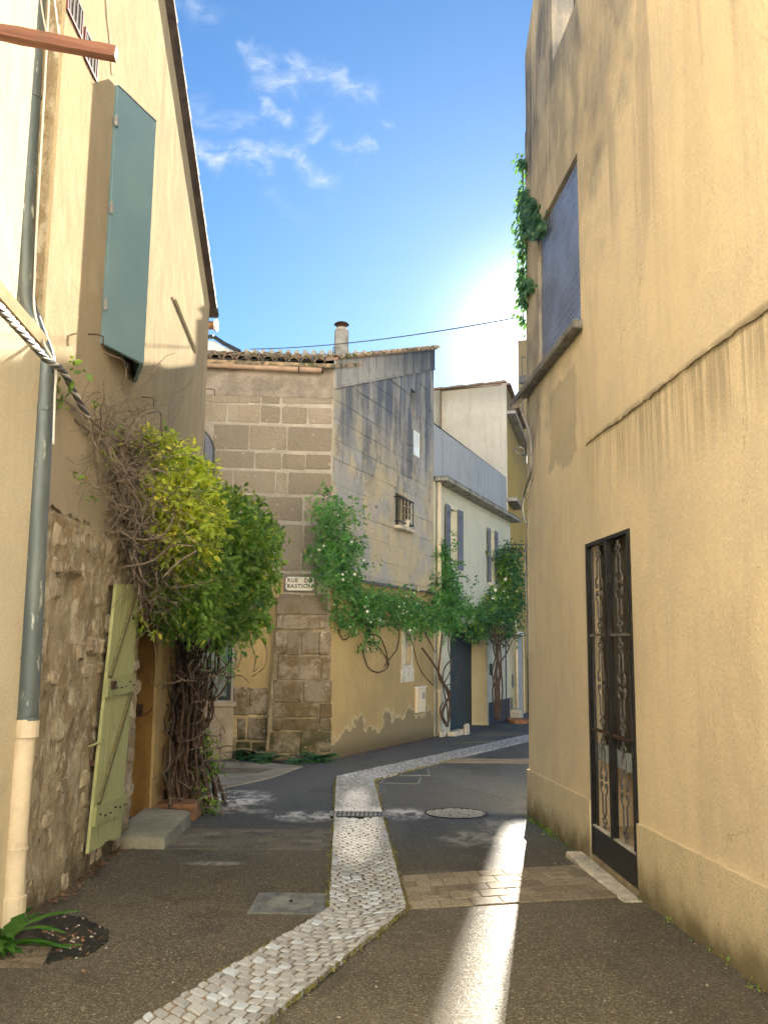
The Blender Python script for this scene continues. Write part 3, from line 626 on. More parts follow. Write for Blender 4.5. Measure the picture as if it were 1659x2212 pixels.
# square cover left of the gutter
w = ground_frame(-.595, 6.24, radians(-.5)); e = empty('manhole_cover', w, label='square cast iron cover with a round lid set in asphalt left of the cobbled gutter', cat='manhole cover')
mb = MB(); mb.box(-.25, .25, -.26, .26, 0, .006); mb.obj('frame', M_CAST, e, w)
mb = MB()
for i in range(24):
    for sgn in (-1, 1):
        x = -.235 + .0204 * i
        y0 = sqrt(max(0, .175 ** 2 - x * x)) + .014 if abs(x) < .175 else .0
        mb.box(x - .004, x + .004, sgn * .245 if sgn < 0 else y0, -y0 if sgn < 0 else .245, .006, .0115)
mb.obj('ribs', M_CAST, e, w, kind='stuff')
mb = MB(); plate(mb, disc_pts(.168), .006, .012); ring(mb, .172, .180, .006, .013); mb.obj('lid', M_CAST, e, w)
mb = MB()
for i in range(16):
    y = -.15 + .02 * i; hw = sqrt(max(0, .160 ** 2 - y * y)); n = int(hw / .018)
    for j in range(-n, n + 1): mb.box(j * .018 - .006, j * .018 + .006, y - .004, y + .004, .012, .0155)
mb.obj('lid_pattern', M_CAST, e, w, kind='stuff'); mb = MB(); mb.box(-.012, .012, -.02, .02, .0155, .018); mb.obj('lift_slot', M_DARK, e, w)
# round cover on the right
w = ground_frame(.82, 10.05, 0); e = empty('manhole_cover', w, label='round cast iron manhole cover with a blotchy raised pattern right of the gutter', cat='manhole cover')
mb = MB(); plate(mb, disc_pts(.345), 0, .004); ring(mb, .335, .35, .004, .012); mb.obj('frame', simple('dark_cast_iron', (.035, .035, .04), .6, .2), e, w)
mb = MB()
for i in range(-11, 12):
    for j in range(-11, 12):
        x, y = i * .028 + random.uniform(-.006, .006), j * .028 + random.uniform(-.006, .006)
        if hypot(x, y) < .315 and random.random() < .8:
            a = random.choice((0, pi / 2, .7, -.7)); c_, s_ = cos(a), sin(a); pl = [(x + c_ * u - s_ * v, y + s_ * u + c_ * v) for u, v in ((-.015, -.007), (.015, -.007), (.015, .007), (-.015, .007))]; plate(mb, pl, .004, .011)
mb.obj('raised_pattern', simple('worn_cast_iron', (.42, .42, .40), .4, .3, var=.3, vs=20, spec=.6), e, w, kind='stuff')
# brown utility cover bottom left, tilted slightly
w = ground_frame(-1.985, 5.07, 0); e = empty('utility_cover', w, label='rusty brown rectangular utility cover beside the weed at the left corner', cat='utility cover')
mb = MB(); plate(mb, [(-.35, -.165), (.235, -.165), (.165, .165), (-.35, .165)], 0, .018); mb.obj('plate', M_CASTB, e, w)
mb = MB(); ring(mb, .115, .123, .018, .023)
for i in range(-9, 8):
    for j in range(-4, 5):
        x, y = i * .03 + (j % 2) * .015, j * .033
        if x < .15 and abs(hypot(x, y) - .119) > .016: mb.box(x - .009, x + .009, y - .006, y + .006, .018, .022)
mb.obj('raised_pattern', M_CASTB, e, w, kind='stuff')
# two flat covers further up on the right
for q, lab in (((864, 1676, 930, 1676, 925, 1661, 868, 1661), 'farther bluish rectangular cover in asphalt right of the gutter bend'), ((818, 1692, 905, 1694, 912, 1680, 835, 1679), 'nearer bluish rectangular cover in asphalt right of the gutter bend')):
    P = [gnd(q[i], q[i + 1]) for i in (0, 2, 4, 6)]; o = sum(P) / 4; w = Matrix.Translation(o); e = empty('utility_cover', w, label=lab, cat='utility cover')
    mb = MB(); mb.slab([(p[0] - o[0], p[1] - o[1]) for p in P], lambda x, y: -SLOPE * y, lambda x, y: -SLOPE * y + .005); mb.obj('frame', M_CAST, e, w)
    mb = MB(); mb.slab([((p[0] - o[0]) * .88, (p[1] - o[1]) * .88) for p in P], lambda x, y: -SLOPE * y + .005, lambda x, y: -SLOPE * y + .009); mb.obj('lid', simple('blue_grey_iron', (.07, .085, .10), .5, .3), e, w)
# drain grate across the gutter
gx0, gx1, gy = -.53, .035, 9.80; gw = gx1 - gx0
w = ground_frame((gx0 + gx1) / 2, gy); e = empty('drain_grate', w, label='square-holed metal drain grate laid across the cobbled gutter', cat='drain grate')
mb = MB(); mb.box(-gw / 2, gw / 2, -.15, .15, .005, .028); mb.obj('pit_shadow_plate', M_DARK, e, w)
M_GRATE = simple('galvanised_grate', (.42, .43, .41), .45, .4, var=.2, vs=15)
mb = MB()
for y in (-.15, -.05, .05, .15): mb.box(-gw / 2, gw / 2, y - .011, y + .011, .0285, .0315)
for s_ in (-1, 1): mb.box(s_ * gw / 2 - .022, s_ * gw / 2 + .022, -.162, .162, .0283, .032)
mb.obj('frame', M_GRATE, e, w)
bm_ = MB(); bm_.box(-.010, .010, -.15, .15, .0287, .0312); me = bm_.mesh('cross_bar', M_GRATE)
for i in range(1, 12): inst('cross_bar', me, e, w @ Matrix.Translation((-gw / 2 + gw * i / 12, 0, 0)))
# dark wet soil patch at the foot of the downpipe
_pp = [(95, 1986), (140, 1976), (190, 1985), (212, 2000), (235, 2012), (232, 2035), (215, 2048), (190, 2066), (120, 2078), (98, 2082), (112, 2046), (80, 2030), (70, 2005)]
pp = []
for i in range(len(_pp)):
    a_, b_ = np.array(_pp[i], float), np.array(_pp[(i + 1) % len(_pp)], float)
    for j in range(5): pp.append(tuple(a_ + (b_ - a_) * j / 5 + np.array([random.gauss(0, 2.4), random.gauss(0, 1.3)])))
k = NT('wet_black_soil', .35, .5); k.color(k.val((.016, .015, .011), .5, 30)); k.bump(k.noise(60, 5), 1, .02)
gslab([gnd(*p)[:2] for p in pp], .001, .006).obj('wet_soil_patch', k.mat, kind='structure')
# scattered pebbles and flakes
mb = MB()
for i in range(150):
    x, y = random.uniform(-2.1, 1.9), random.uniform(4.2, 12); r = random.uniform(.003, .009)
    if i < 34: p = gnd(random.gauss(160, 45), random.gauss(2028, 25)); x, y = p[0], p[1]; r *= 1.3
    mb.add([(x + r * random.uniform(.6, 1.3) * cos(t), y + r * random.uniform(.6, 1.3) * sin(t), gz(y) + .006) for t in (0, 1.2, 2.5, 3.8, 5)] + [(x, y, gz(y) + .006 + r * .8)], [(q, (q + 1) % 5, 5) for q in range(5)])
mb.obj('pebbles', simple('pale_pebble', (.36, .33, .28), .8, var=.3, vs=5), kind='stuff')
def leaf_quads(mb, p, L, W, d, n):
    """folded leaf: base p, direction d, normal n"""
    d = d / (np.linalg.norm(d) + 1e-9); n = n - d * (n @ d); n = n / (np.linalg.norm(n) + 1e-9); s = np.cross(d, n)
    mb.add([p, p + d * L * .45 + s * W / 2 - n * W * .12, p + d * L, p + d * L * .45 - s * W / 2 - n * W * .12, p + d * L * .5 + n * W * .10], [(0, 1, 4), (1, 2, 4), (2, 3, 4), (3, 0, 4)])
mb = MB()
def litter(n, fn, smin=.012, smax=.03):
    for _ in range(n):
        x, y = fn(); z = gz(y) + random.uniform(.008, .016); a = random.uniform(0, 6.28); L = random.uniform(smin, smax)
        leaf_quads(mb, np.array([x, y, z]), L, L * .5, np.array([cos(a), sin(a), random.uniform(-.1, .3)]), np.array([random.uniform(-.4, .4), random.uniform(-.4, .4), 1]))
def near(u, v, su, sv): return lambda: tuple(gnd(random.gauss(u, su), random.gauss(v, sv))[:2])
litter(60, near(300, 1842, 22, 6)); litter(55, near(430, 1792, 12, 9)); litter(45, near(160, 2032, 35, 22), .02, .05); litter(26, near(1330, 1917, 22, 10)); litter(45, lambda: (lambda t: (tuple((R_.p(t, 0, random.uniform(.03, .35)))[:2])))(random.uniform(1, 7)), .012, .028)
litter(60, lambda: (random.uniform(-2.2, -1.9), random.uniform(6, 9)), .01, .022); litter(70, near(900, 1612, 60, 8), .02, .05); litter(50, near(520, 1720, 40, 12)); litter(50, lambda: (random.uniform(-2, 1.8), random.uniform(4.5, 12)))
mb.obj('fallen_leaves', M_LEAFDRY, kind='stuff')
mb = MB(); p0 = gnd(478, 1756); p1 = gnd(522, 1750); mb.tube([p0 + [0, 0, .012], (p0 + p1) / 2 + [0, 0, .016], p1 + [0, 0, .012]], .006, 5); mb.obj('fallen_stick', M_TWIG, label='short brown stick lying on the asphalt left of the drain grate', cat='stick')

# ------------------------------------------------------------------ right house
RH = empty('ochre_house', R_.at(0), label='tall ochre rendered house on the right with iron gate and roller shutter', cat='house')
def leanR(x, z): return x + .30 * (max(z, 0) / 8.0) ** 1.3 * max(0., 1 - x / 2.2) if x < 2.2 else x
mb = MB()
HR = [(.64, 2.37, 4.40, 6.03, .07), (2.37, 3.49, -.16, 2.40, .62)]
wall(mb, [0, 1.58, 2.45, 6.0, 9.0], lambda x: 7.5, -1.2, HR, 6.0, leanR); mb.obj('wall', M_R, RH, R_.at(0))
mb = MB(); mb.prism([(.32, 7.5), (1.58, 7.5), (1.58, 9.32), (.98, 9.0), (.34, 8.45)], 0.0, .34); mb.obj('parapet_pier', M_R, RH, R_.at(0))
mb = MB()   # thicker render coat above the ledge
edge = [(2.47, 3.245)]; x = 2.47
while x < 9: x += random.uniform(.03, .09); edge.append((x, 3.250 + random.uniform(-.010, .010) + .006 * sin(x * 3)))
n = len(edge); mb.prism(edge + [(edge[-1][0], 7.49), (2.47, 7.49)], -.016, -.0005); mb.obj('render_coat', M_R, RH, R_.at(0))
mb = MB()
for a, b in ((.02, 2.36), (3.50, 9.0)):
    pts = []; x = a
    while x < b: pts.append((x, .195 + .031 * x + random.uniform(-.004, .004))); x += .12
    pts.append((b, .195 + .031 * b)); mb.prism([(a, -1.0)] + pts + [(b, -1.0)], -.022, -.0005)
mb.obj('plinth', M_PLINTH, RH, R_.at(0))
# roller shutter
fr = MB(); fr.box(.645, 2.365, .035, .069, 4.405, 4.43); rs = fr.obj('roller_shutter', M_ROLL, RH, R_.at(0))
sl_ = MB()
prof = [(.062, .001), (.044, .007), (.040, .020), (.043, .033), (.062, .0375)]
sl_.add([(0.005, y, z) for y, z in prof] + [(1.715, y, z) for y, z in prof], [(i, 5 + i, 6 + i, 1 + i) for i in range(4)] + [(0, 1, 2, 3, 4), (9, 8, 7, 6, 5)]); sme = sl_.mesh('shutter_slat', M_ROLL)
for i in range(39): inst('shutter_slat', sme, rs, R_.at(.645 + random.uniform(-.002, .002), 4.43 + i * .0408, random.uniform(-.001, .001)))
mb = MB(); mb.box(-.27, 2.48, -.105, -.0005, 4.305, 4.385, bev=.012); mb.box(.66, 2.35, -.0005, .06, 4.36, 4.399); mb.obj('window_sill', M_SILL, RH, R_.at(0))
# balustrade behind parapet
mb = MB()
for x in (1.98, 2.22, 2.6): mb.box(x - .014, x + .014, .12, .148, 7.3, 8.5)
mb.box(1.6, 6, .11, .15, 8.5, 8.53); mb.tube([(2.5 + .1 * cos(t), .134, 7.85 + .12 * sin(t)) for t in np.linspace(0, 5.5, 14)], .008, 5); mb.obj('railing', M_IRON, RH, R_.at(0))
# threshold stone and back of the gate recess
mb = MB(); mb.box(2.14, 3.62, -.17, -.024, -.28, -.185, bev=.012); mb.obj('threshold', M_STONEW, RH, R_.at(0))
g0, g1 = 2.37, 3.49
mb = MB(); mb.box(g0 + .002, g1 - .002, .55, .615, -.155, .62); mb.obj('recess_wall', M_ORANGE, RH, R_.at(0))
mb = MB(); mb.box(g0 + .003, g1 - .003, .03, .54, -.158, .06); mb.obj('inner_step', plaster('pale_step_render', (.6, .5, .34), (.5, .4, .26), (.25, .17, .1))[0].mat, RH, R_.at(0))
mb = MB(); mb.box(g0 + .002, g1 - .002, .105, .15, .66, 2.38); dr = mb.obj('glazed_door', simple('brown_door_frame', (.075, .055, .035), .6), RH, R_.at(0))
mb = MB(); mb.box(g0 + .10, (g0 + g1) / 2 - .03, .095, .1045, .80, 2.28); mb.box((g0 + g1) / 2 + .03, g1 - .10, .095, .1045, .80, 2.28); mb.obj('pane', M_GLASSB, dr, R_.at(0))
mb = MB(); mb.box(g0 + .005, g1 - .005, .05, .088, .60, .735, bev=.006); mb.box(g0 + .005, g1 - .005, .046, .0495, .655, .675); mb.obj('pale_blue_rail', simple('chalky_blue_paint', (.40, .45, .46), .7, var=.2, vs=9), RH, R_.at(0))
# the iron gate
GW = R_.at(0)
fr = MB(); zt, zb = 2.395, -.15
for x in (g0 + .004, g1 - .044): fr.box(x, x + .04, -.012, .03, zb, zt)
fr.box(g0 + .044, g1 - .044, -.010, .028, zt - .03, zt); gate = fr.obj('gate', M_IRON, RH, GW)
MID = (g0 + g1) / 2
mb = MB(); mb.box(MID - .026, MID + .026, -.02, .032, .05, zt - .03, bev=.004); mb.obj('centre_post', M_IRON, gate, GW)
mb = MB(); mb.box(g0 + .044, g1 - .044, -.006, .022, zb, .075); mb.obj('kick_panel', M_IRON, gate, GW)
mb = MB(); mb.box(g0 + .044, g1 - .044, -.014, .03, .0755, .087); mb.obj('worn_ledge', M_STONEW, gate, GW)
H3 = [(.10, .83), (.87, 1.60), (1.64, 2.345)]
for z in (.85, 1.62): mb = MB(); mb.box(g0 + .044, MID - .026, 0, .02, z - .012, z + .012); mb.box(MID + .026, g1 - .044, 0, .02, z - .012, z + .012); mb.obj('rail', M_RUST if z < 1 else M_GIRON, gate, GW)
for x in (g0 + .115, g1 - .115):
    mb = MB(); pts = [(x + .012 * sin(t * 9.2), .01, zb + .23 + t * 2.25) for t in np.linspace(0, 1, 60)]
    mb.tube(pts, .011, 5); mb.obj('wavy_bar', M_IRON, gate, GW)
def scroll_unit(z0, z1):
    mb = MB(); h = z1 - z0; zc = (z0 + z1) / 2
    def T(pts, r=.0075): mb.tube([(p[0], 0, p[1]) for p in pts], r, 5)
    def band(pts, w=.010, t=.004):    # flat strip, deep in y
        vs = []
        for i, (x, z) in enumerate(pts):
            a = np.array(pts[min(i + 1, len(pts) - 1)]) - np.array(pts[max(i - 1, 0)]); a = a / (np.linalg.norm(a) + 1e-9); nx, nz = -a[1] * t, a[0] * t
            vs += [(x + nx, -w, z + nz), (x + nx, w, z + nz), (x - nx, w, z - nz), (x - nx, -w, z - nz)]
        n = len(pts); mb.add(vs, [(i * 4 + j, i * 4 + (j + 1) % 4, i * 4 + 4 + (j + 1) % 4, i * 4 + 4 + j) for i in range(n - 1) for j in range(4)] + [(0, 1, 2, 3), tuple(4 * (n - 1) + j for j in (3, 2, 1, 0))])
    for s in (-1, 1):
        for e in (1, -1):      # end curls, top and bottom
            ze = z1 - .06 if e > 0 else z0 + .06
            band([(s * (.027 + .022 * cos(t)), ze + .022 * sin(t) * e) for t in np.linspace(pi * .9, -pi * .85, 12)], .006, .0035)
            band([(s * .008, ze - e * .015), (s * .012, ze - e * .035), (s * .03, ze - e * .055), (s * .042, ze - e * .07), (s * .042, zc + e * .10)], .006, .005)
        # bulging C with two inward curls
        band([(s * .042, zc + .10), (s * .060, zc + .092), (s * .078, zc + .07), (s * .080, zc + .03), (s * .064, zc + .012)] + [(s * (.052 + .016 * cos(t)), zc + .028 + .016 * sin(t)) for t in np.linspace(-.8, -5.2, 9)], .006, .0045)
        band([(s * .042, zc - .10), (s * .060, zc - .092), (s * .078, zc - .07), (s * .080, zc - .03), (s * .064, zc - .012)] + [(s * (.052 + .016 * cos(t)), zc - .028 - .016 * sin(t)) for t in np.linspace(-.8, -5.2, 9)], .006, .0045)
    mb.box(-.008, .008, -.008, .008, z1 - .045, z1); mb.box(-.008, .008, -.008, .008, z0, z0 + .045)
    return mb.mesh('scroll_bars', M_GIRON)
for z0, z1 in H3:
    me = scroll_unit(z0, z1)
    for x in (g0 + .31, g1 - .31): inst('scroll_bars', me, gate, GW @ Matrix.Translation((x, .008, 0)))
# cables down the far corner
def cable(name, pts, r, mat, label, cat='cable', k=5, parent=None, **kw):
    return MB().tube(pts, r, k).obj(name, mat, parent, smooth=True, **dict(kw, **({'label': label, 'cat': cat} if parent is None else {})))
def smooth_pts(P, n=8):
    P = [np.array(p, float) for p in P]; out = []
    for i in range(len(P) - 1):
        p0, p1, p2, p3 = P[max(i - 1, 0)], P[i], P[i + 1], P[min(i + 2, len(P) - 1)]
        for j in range(n): t = j / n; out.append(.5 * ((2 * p1) + (-p0 + p2) * t + (2 * p0 - 5 * p1 + 4 * p2 - p3) * t * t + (-p0 + 3 * p1 - 3 * p2 + p3) * t ** 3))
    return out + [P[-1]]
cable('cable_bundle', smooth_pts([R_.p(*R_.sz(1128, 895, .05), .05), R_.p(*R_.sz(1143, 935, .05), .05), R_.p(*R_.sz(1147, 985, .05), .05), R_.p(*R_.sz(1146, 1020, .05), .05), R_.p(*R_.sz(1134, 1058, .04), .04), R_.p(*R_.sz(1128, 1100, .04), .04), R_.p(*R_.sz(1136, 1130, .04), .04)]), .014, M_CABG, 'thick grey cable bundle curving round the corner of the ochre house')
cable('thin_cable', smooth_pts([R_.p(*R_.sz(1136, 1130, .03), .03), R_.p(*R_.sz(1134, 1200, .03), .03), R_.p(*R_.sz(1137, 1300, .03), .03), R_.p(*R_.sz(1138, 1420, .03), .03)]), .006, M_CABG, 'thin cable clipped down the far corner of the ochre house')
mb = MB(); c0 = atd(1120, 974, 11.6)
for q in range(4):
    mb.tube([c0 + np.array([(.075 - .008 * q) * cos(t) + .008 * q, .03 * sin(t + q), (.052 - .006 * q) * sin(t) + .004 * q]) for t in np.linspace(0, 6.28, 18)], .0045, 4)
mb.tube([c0 + np.array([.02, 0, -.05]), c0 + np.array([.06, -.3, -.13]), R_.p(*R_.sz(1138, 1003, .03), .03)], .005, 4); mb.obj('cable_coil', M_CABD, label='small coil of dark wire hanging off the corner of the ochre house', cat='wire coil')

# ------------------------------------------------------------------ left house with the sage door
LH = empty('yellow_gable_house', L_.at(0), label='yellow gabled house on the left with rubble base, green door and blue-grey shutter', cat='house')
topL = lambda x: 8.0 + (2.3 - x) * .64
LE = 5.42
hx0, hx1 = 2.46, 3.34
mb = MB(); HL = [(.86, 1.84, 3.95, 6.0, .30), (hx0, hx1, -.20, 2.12, .42), (.27, .60, 1.54, 1.97, .09)]
wall(mb, [-.36, 2.3, LE], topL, -1.2, HL, 5.0); mb.obj('wall', M_RUB, LH, L_.at(0))
mb = MB()   # yellow render coat above the rubble, leaving the window free
def rag(x0, x1, z, amp=.03, st=.07):
    o = [(x0, z)]; x = x0
    while x < x1 - st: x += st * random.uniform(.6, 1.3); o.append((min(x, x1 - .01), z + random.uniform(-amp, amp)))
    return o + [(x1, z)]
mb.prism(rag(-.36, .86, 2.42) + [(.86, topL(.86) - .01), (-.36, topL(-.36) - .01)], -.025, -.0005)
mb.prism(rag(.86, 1.84, 2.40) + [(1.84, 3.95), (.86, 3.95)], -.025, -.0005); mb.prism([(.86, 6.0), (1.84, 6.0), (1.84, topL(1.84) - .01), (.86, topL(.86) - .01)], -.025, -.0005)
mb.prism(rag(1.84, LE, 2.42) + [(LE, topL(LE) - .01), (1.84, topL(1.84) - .01)], -.025, -.0005); mb.obj('render_coat', M_L, LH, L_.at(0))
for a, b in ((2.42, LE - .02),):
    mb = MB(); mb.box(hx1 + .02, LE - .01, -.02, -.0005, -.8, 2.36); mb.obj('lower_render', M_JAMB2, LH, L_.at(0))
# rough mortar skin
def rough_sheet(x0, x1, z0, z1, nx, nz, amp, off, seed, mat, name, parent, world, hole=None):
    r_ = np.random.default_rng(seed); mb = MB(); P1 = r_.uniform(0, 99, 3)
    from mathutils import noise as mn
    for j in range(nz + 1):
        for i in range(nx + 1):
            x = x0 + (x1 - x0) * i / nx; z = z0 + (z1 - z0) * j / nz; q = Vector((x * 3.3 + P1[0], z * 2.2, P1[1])); q2 = Vector((x * 11, z * 7 + P1[2], 1))
            h = off + amp * (mn.noise(q) * .6 + abs(mn.noise(q2)) * .6 + mn.noise(q2 * 2.5) * .3)
            edge = min(i, nx - i, j, nz - j) == 0
            if hole and hole[0] - .02 < x < hole[1] + .02 and hole[2] - .02 < z < hole[3] + .02: h = -.02
            mb.v.append((x, -(-.004 if edge else max(h, .002)), z))
    for j in range(nz):
        for i in range(nx): a = j * (nx + 1) + i; mb.f.append((a, a + 1, a + nx + 2, a + nx + 1)); mb.m.append(0)
    return mb.obj(name, mat, parent, world, smooth=True)
rough_sheet(-.355, hx0 - .01, -.6, 2.41, 90, 120, .045, .040, 5, M_RUB, 'lime_mortar', LH, L_.at(0), (.27, .60, 1.54, 1.97))
mb = MB(); mb.box(.275, .595, .035, .085, 1.545, 1.965); mb.obj('meter_plate', simple('grey_cement_plate', (.21, .20, .175), .9, var=.2), LH, L_.at(0))
# half-buried rubble stones
def rubble(cx, cz, wx, wz, T):
    n = 8; a0 = random.uniform(0, 1); o = []
    for i in range(n):
        t = 2 * pi * (i + a0 * .3) / n; rr = random.uniform(.8, 1.1); o.append((wx / 2 * rr * math.copysign(abs(cos(t)) ** .6, cos(t)), wz / 2 * rr * math.copysign(abs(sin(t)) ** .6, sin(t))))
    mb = MB(); mb.add([(x, .01, z) for x, z in o] + [(x * .93, -T * .6, z * .93) for x, z in o] + [(x * .62 + random.uniform(-.01, .01), -T * random.uniform(.85, 1.15), z * .62) for x, z in o],
        [(i, (i + 1) % n, n + (i + 1) % n, n + i) for i in range(n)] + [(n + i, n + (i + 1) % n, 2 * n + (i + 1) % n, 2 * n + i) for i in range(n)] + [tuple(range(2 * n, 3 * n))]); return mb
z = -.22
while z < 2.25:
    hh = random.uniform(.13, .24); x = -.33
    while x < hx0 - .12:
        ww = random.uniform(.14, .34); cx, cz = x + ww / 2, z + hh / 2 + random.uniform(-.03, .03)
        if random.random() < .48 and not (.15 < cx < .72 and 1.42 < cz < 2.08) and cz > -.26 + 0.0:
            rubble(0, 0, ww * .92, hh * .9, random.uniform(.045, .066)).obj('stone', M_RST, LH, L_.at(cx, cz, .004), smooth=False)
        x += ww
    z += hh
# doorway reveal and leaf
mb = MB(); mb.box(hx1 - .022, hx1 - .001, .002, .415, -.199, 2.119); mb.obj('door_reveal', M_JAMB, LH, L_.at(0))
mb = MB(); mb.box(hx0 + .005, hx1 - .03, .36, .418, -.19, 2.10); mb.obj('inner_door', M_FRAME, LH, L_.at(0))
mb = MB(); mb.box(hx1 - .06, hx1 - .025, .10, .16, .78, .90); mb.tube([(hx1 - .045, .07, .80), (hx1 - .05, .03, .82), (hx1 - .05, .0, .86)], .006, 5); mb.obj('latch', M_RUST, LH, L_.at(0))
OFF = .11
c4 = [L_.sz(189, 1841, OFF), L_.sz(259, 1803, OFF), L_.sz(300, 1262, OFF), L_.sz(250, 1262, OFF)]
c4 = [np.array(c) for c in c4]
def leafp(a, b): return (c4[0] * (1 - a) + c4[1] * a) * (1 - b) + (c4[3] * (1 - a) + c4[2] * a) * b
def lbox(mb, a0, a1, b0, b1, y0, y1, jit=0):
    q = [leafp(a0, b0), leafp(a1, b0), leafp(a1, b1), leafp(a0, b1)]
    q = [p + np.array([0, random.uniform(-jit, jit)]) for p in q]
    return mb.prism([tuple(p) for p in q], y0, y1)
mb = MB(); 
for b in (.3, .75): lbox(mb, .02, .12, b, b + .02, -OFF - .01, -.03)
dleaf = mb.obj('door', M_RUST, LH, L_.at(0)); 
cuts = [0, .22, .46, .72, 1.0]
for a0, a1 in zip(cuts[:-1], cuts[1:]):
    mb = MB(); lbox(mb, a0 + .006, a1 - .006, random.uniform(-.006, .006), 1, -OFF - .012, -OFF + .012 + random.uniform(-.003, .003)); mb.obj('plank', M_GREEN, dleaf, L_.at(0))
for b0, b1 in ((.085, .155), (.555, .625)):
    mb = MB(); lbox(mb, .02 if b0 < .5 else -.03, 1.0, b0, b1, -OFF - .034, -OFF - .013); mb.obj('ledge', M_GREEN, dleaf, L_.at(0))
def brace(a0, b0, a1, b1, w=.10):
    p, q = leafp(a0, b0), leafp(a1, b1); d = (q - p) / np.linalg.norm(q - p); n_ = np.array([-d[1], d[0]]) * .02
    mb = MB(); mb.prism([tuple(p - n_), tuple(q - n_), tuple(q + n_), tuple(p + n_)], -OFF - .036, -OFF - .0135); mb.obj('brace', M_GREEND, dleaf, L_.at(0))
brace(.10, .16, .92, .55); brace(.06, .63, .85, .99)
mb = MB()
for i in range(6):
    for b in (.12, .59): p = leafp(.12 + i * .16, b + random.uniform(-.01, .01)); mb.tube([(p[0], -OFF - .050, p[1] + .004), (p[0], -OFF - .034, p[1])], .006, 4)
p = leafp(.10, .60); mb.box(p[0] - .035, p[0] + .05, -OFF - .058, -OFF - .036, p[1] - .035, p[1] + .03); p = leafp(.82, .86); mb.box(p[0] - .02, p[0] + .02, -OFF - .016, -OFF - .0125, p[1] - .02, p[1] + .02)
mb.obj('bolts_and_nails', M_RUST, dleaf, L_.at(0), kind='stuff')
mb = MB(); p = leafp(.0, .38); mb.tube([(p[0] + .05, -OFF - .02, p[1] + .03), (p[0] - .02, -OFF - .03, p[1] + .02), (p[0] - .06, -.03, p[1] - .02), (p[0] - .04, -.02, p[1] - .06)], .010, 5); mb.obj('hook', M_GREEN, dleaf, L_.at(0))
# blue-grey shutters, pushed ajar
def lean_leaf(name, p, q, z0, z1, hinges=True):
    p, q = np.array(p), np.array(q); d = (q - p) / np.linalg.norm(q - p); n_ = np.array([-d[1], d[0]])
    Lh = np.linalg.norm(q - p); w_ = L_.at(0) @ Matrix(((d[0], n_[0], 0, p[0]), (d[1], n_[1], 0, p[1]), (0, 0, 1, 0), (0, 0, 0, 1)))
    mb = MB(); mb.box(0, Lh, -.018, .018, z0, z1, bev=.003); o = mb.obj(name, M_SHUT, LH, w_)
    mb = MB(); mb.box(.006, Lh - .002, -.024, .024, z1 + .0005, z1 + .008); mb.obj('top_cap', M_SHUTE, o, w_)
    for z in ((z0 + .32, (z0 + z1) / 2 + .03, z1 - .32) if hinges else ()): mb = MB(); mb.box(-.022, .022, -.028, -.0185, z - .035, z + .035); mb.tube([(-.012, -.03, z - .05), (-.012, -.03, z + .05)], .010, 6); mb.obj('hinge', M_CABG, o, w_)
    return o
ap_ = L_.loc(np.array([-2.045, 7.22, 0]))
lean_leaf('shutter', (.82, -.035), (ap_[0] - .01, ap_[1]), 3.84, 6.04); lean_leaf('shutter', (ap_[0] + .022, ap_[1] + .018), (1.86, -.035), 3.84, 6.03, False)
# diamond vents, hooks
for u, v in ((163, 22), (197, 119)):
    s_, z_ = L_.sz(u, v, .03); w_ = L_.at(s_, z_, .027); mb = MB(); mb.box(-.16, .16, -.012, -.0, -.115, -.095); mb.box(-.16, .16, -.012, 0, .095, .115); mb.box(-.16, -.145, -.0118, 0, -.095, .095); mb.box(.145, .16, -.0118, 0, -.095, .095)
    v_ = mb.obj('air_vent', simple('dark_red_vent', (.13, .035, .04), .6), LH, w_); mb = MB(); mb.box(-.144, .144, -.003, .0, -.094, .094); mb.obj('grille_back', simple('vent_back', (.30, .25, .2), .8), v_, w_)
    for i in range(4): mb = MB(); mb.box(-.11 + i * .073 - .014, -.11 + i * .073 + .014, -.010, -.0035, -.09, .09); mb.obj('slat', M_DARK, v_, w_)
for u, v in ((192, 722), (308, 858), (447, 840)):
    s_, z_ = L_.sz(u, v, .03); w_ = L_.at(s_, z_, .027); mb = MB(); mb.tube([(0, 0, 0), (0.0, -.06, 0), (.05, -.10, 0), (.05, -.10, -.05), (.06, -.10, -.07)], .006, 5); mb.obj('shutter_hook', M_RUST, LH, w_)
s0_ = L_.sz(565 / 2.37 / 1.5033 * 1.0 + 327, 648, .03); a_ = L_.p(*L_.sz(377, 645, .035), .035); b_ = L_.p(*L_.sz(424, 760, .035), .035)
MB().tube([a_, b_], .02, 4).obj('strut', M_CREAM, LH)
cable('wall_cable', smooth_pts([L_.p(*L_.sz(229, -60, .03), .032), L_.p(*L_.sz(234, 30, .03), .032), L_.p(*L_.sz(240, 90, .03), .032), L_.p(*L_.sz(245, 165, .03), .032)]), .005, M_CABW, '', parent=LH)
# verge tiles
for i in range(21):
    x = 5.62 - i * .285; zt_ = topL(x) - .012; mb = MB()
    # channel tile lying along the rake, lower end kicks out
    d = np.array([-1, .64]); d = d / np.linalg.norm(d); nn_ = np.array([-d[1] * -1, -d[0]]); q4 = [np.array([0, 0]), d * .34 - nn_ * .0, d * .34 + nn_ * .025, nn_ * .085 - d * .02]; mb.prism([tuple(q) for q in q4], -.11, .25)
    o = mb.obj('verge_tile', M_DARKTILE, LH, L_.at(x, zt_), smooth=False)
mb = MB(); mb.prism([(-.8, topL(-.8)), (LE + .02, topL(LE + .02)), (LE + .02, topL(LE + .02) - .035), (-.8, topL(-.8) - .035)], -.05, .001); mb.obj('verge_board', M_DARKTILE, LH, L_.at(0))

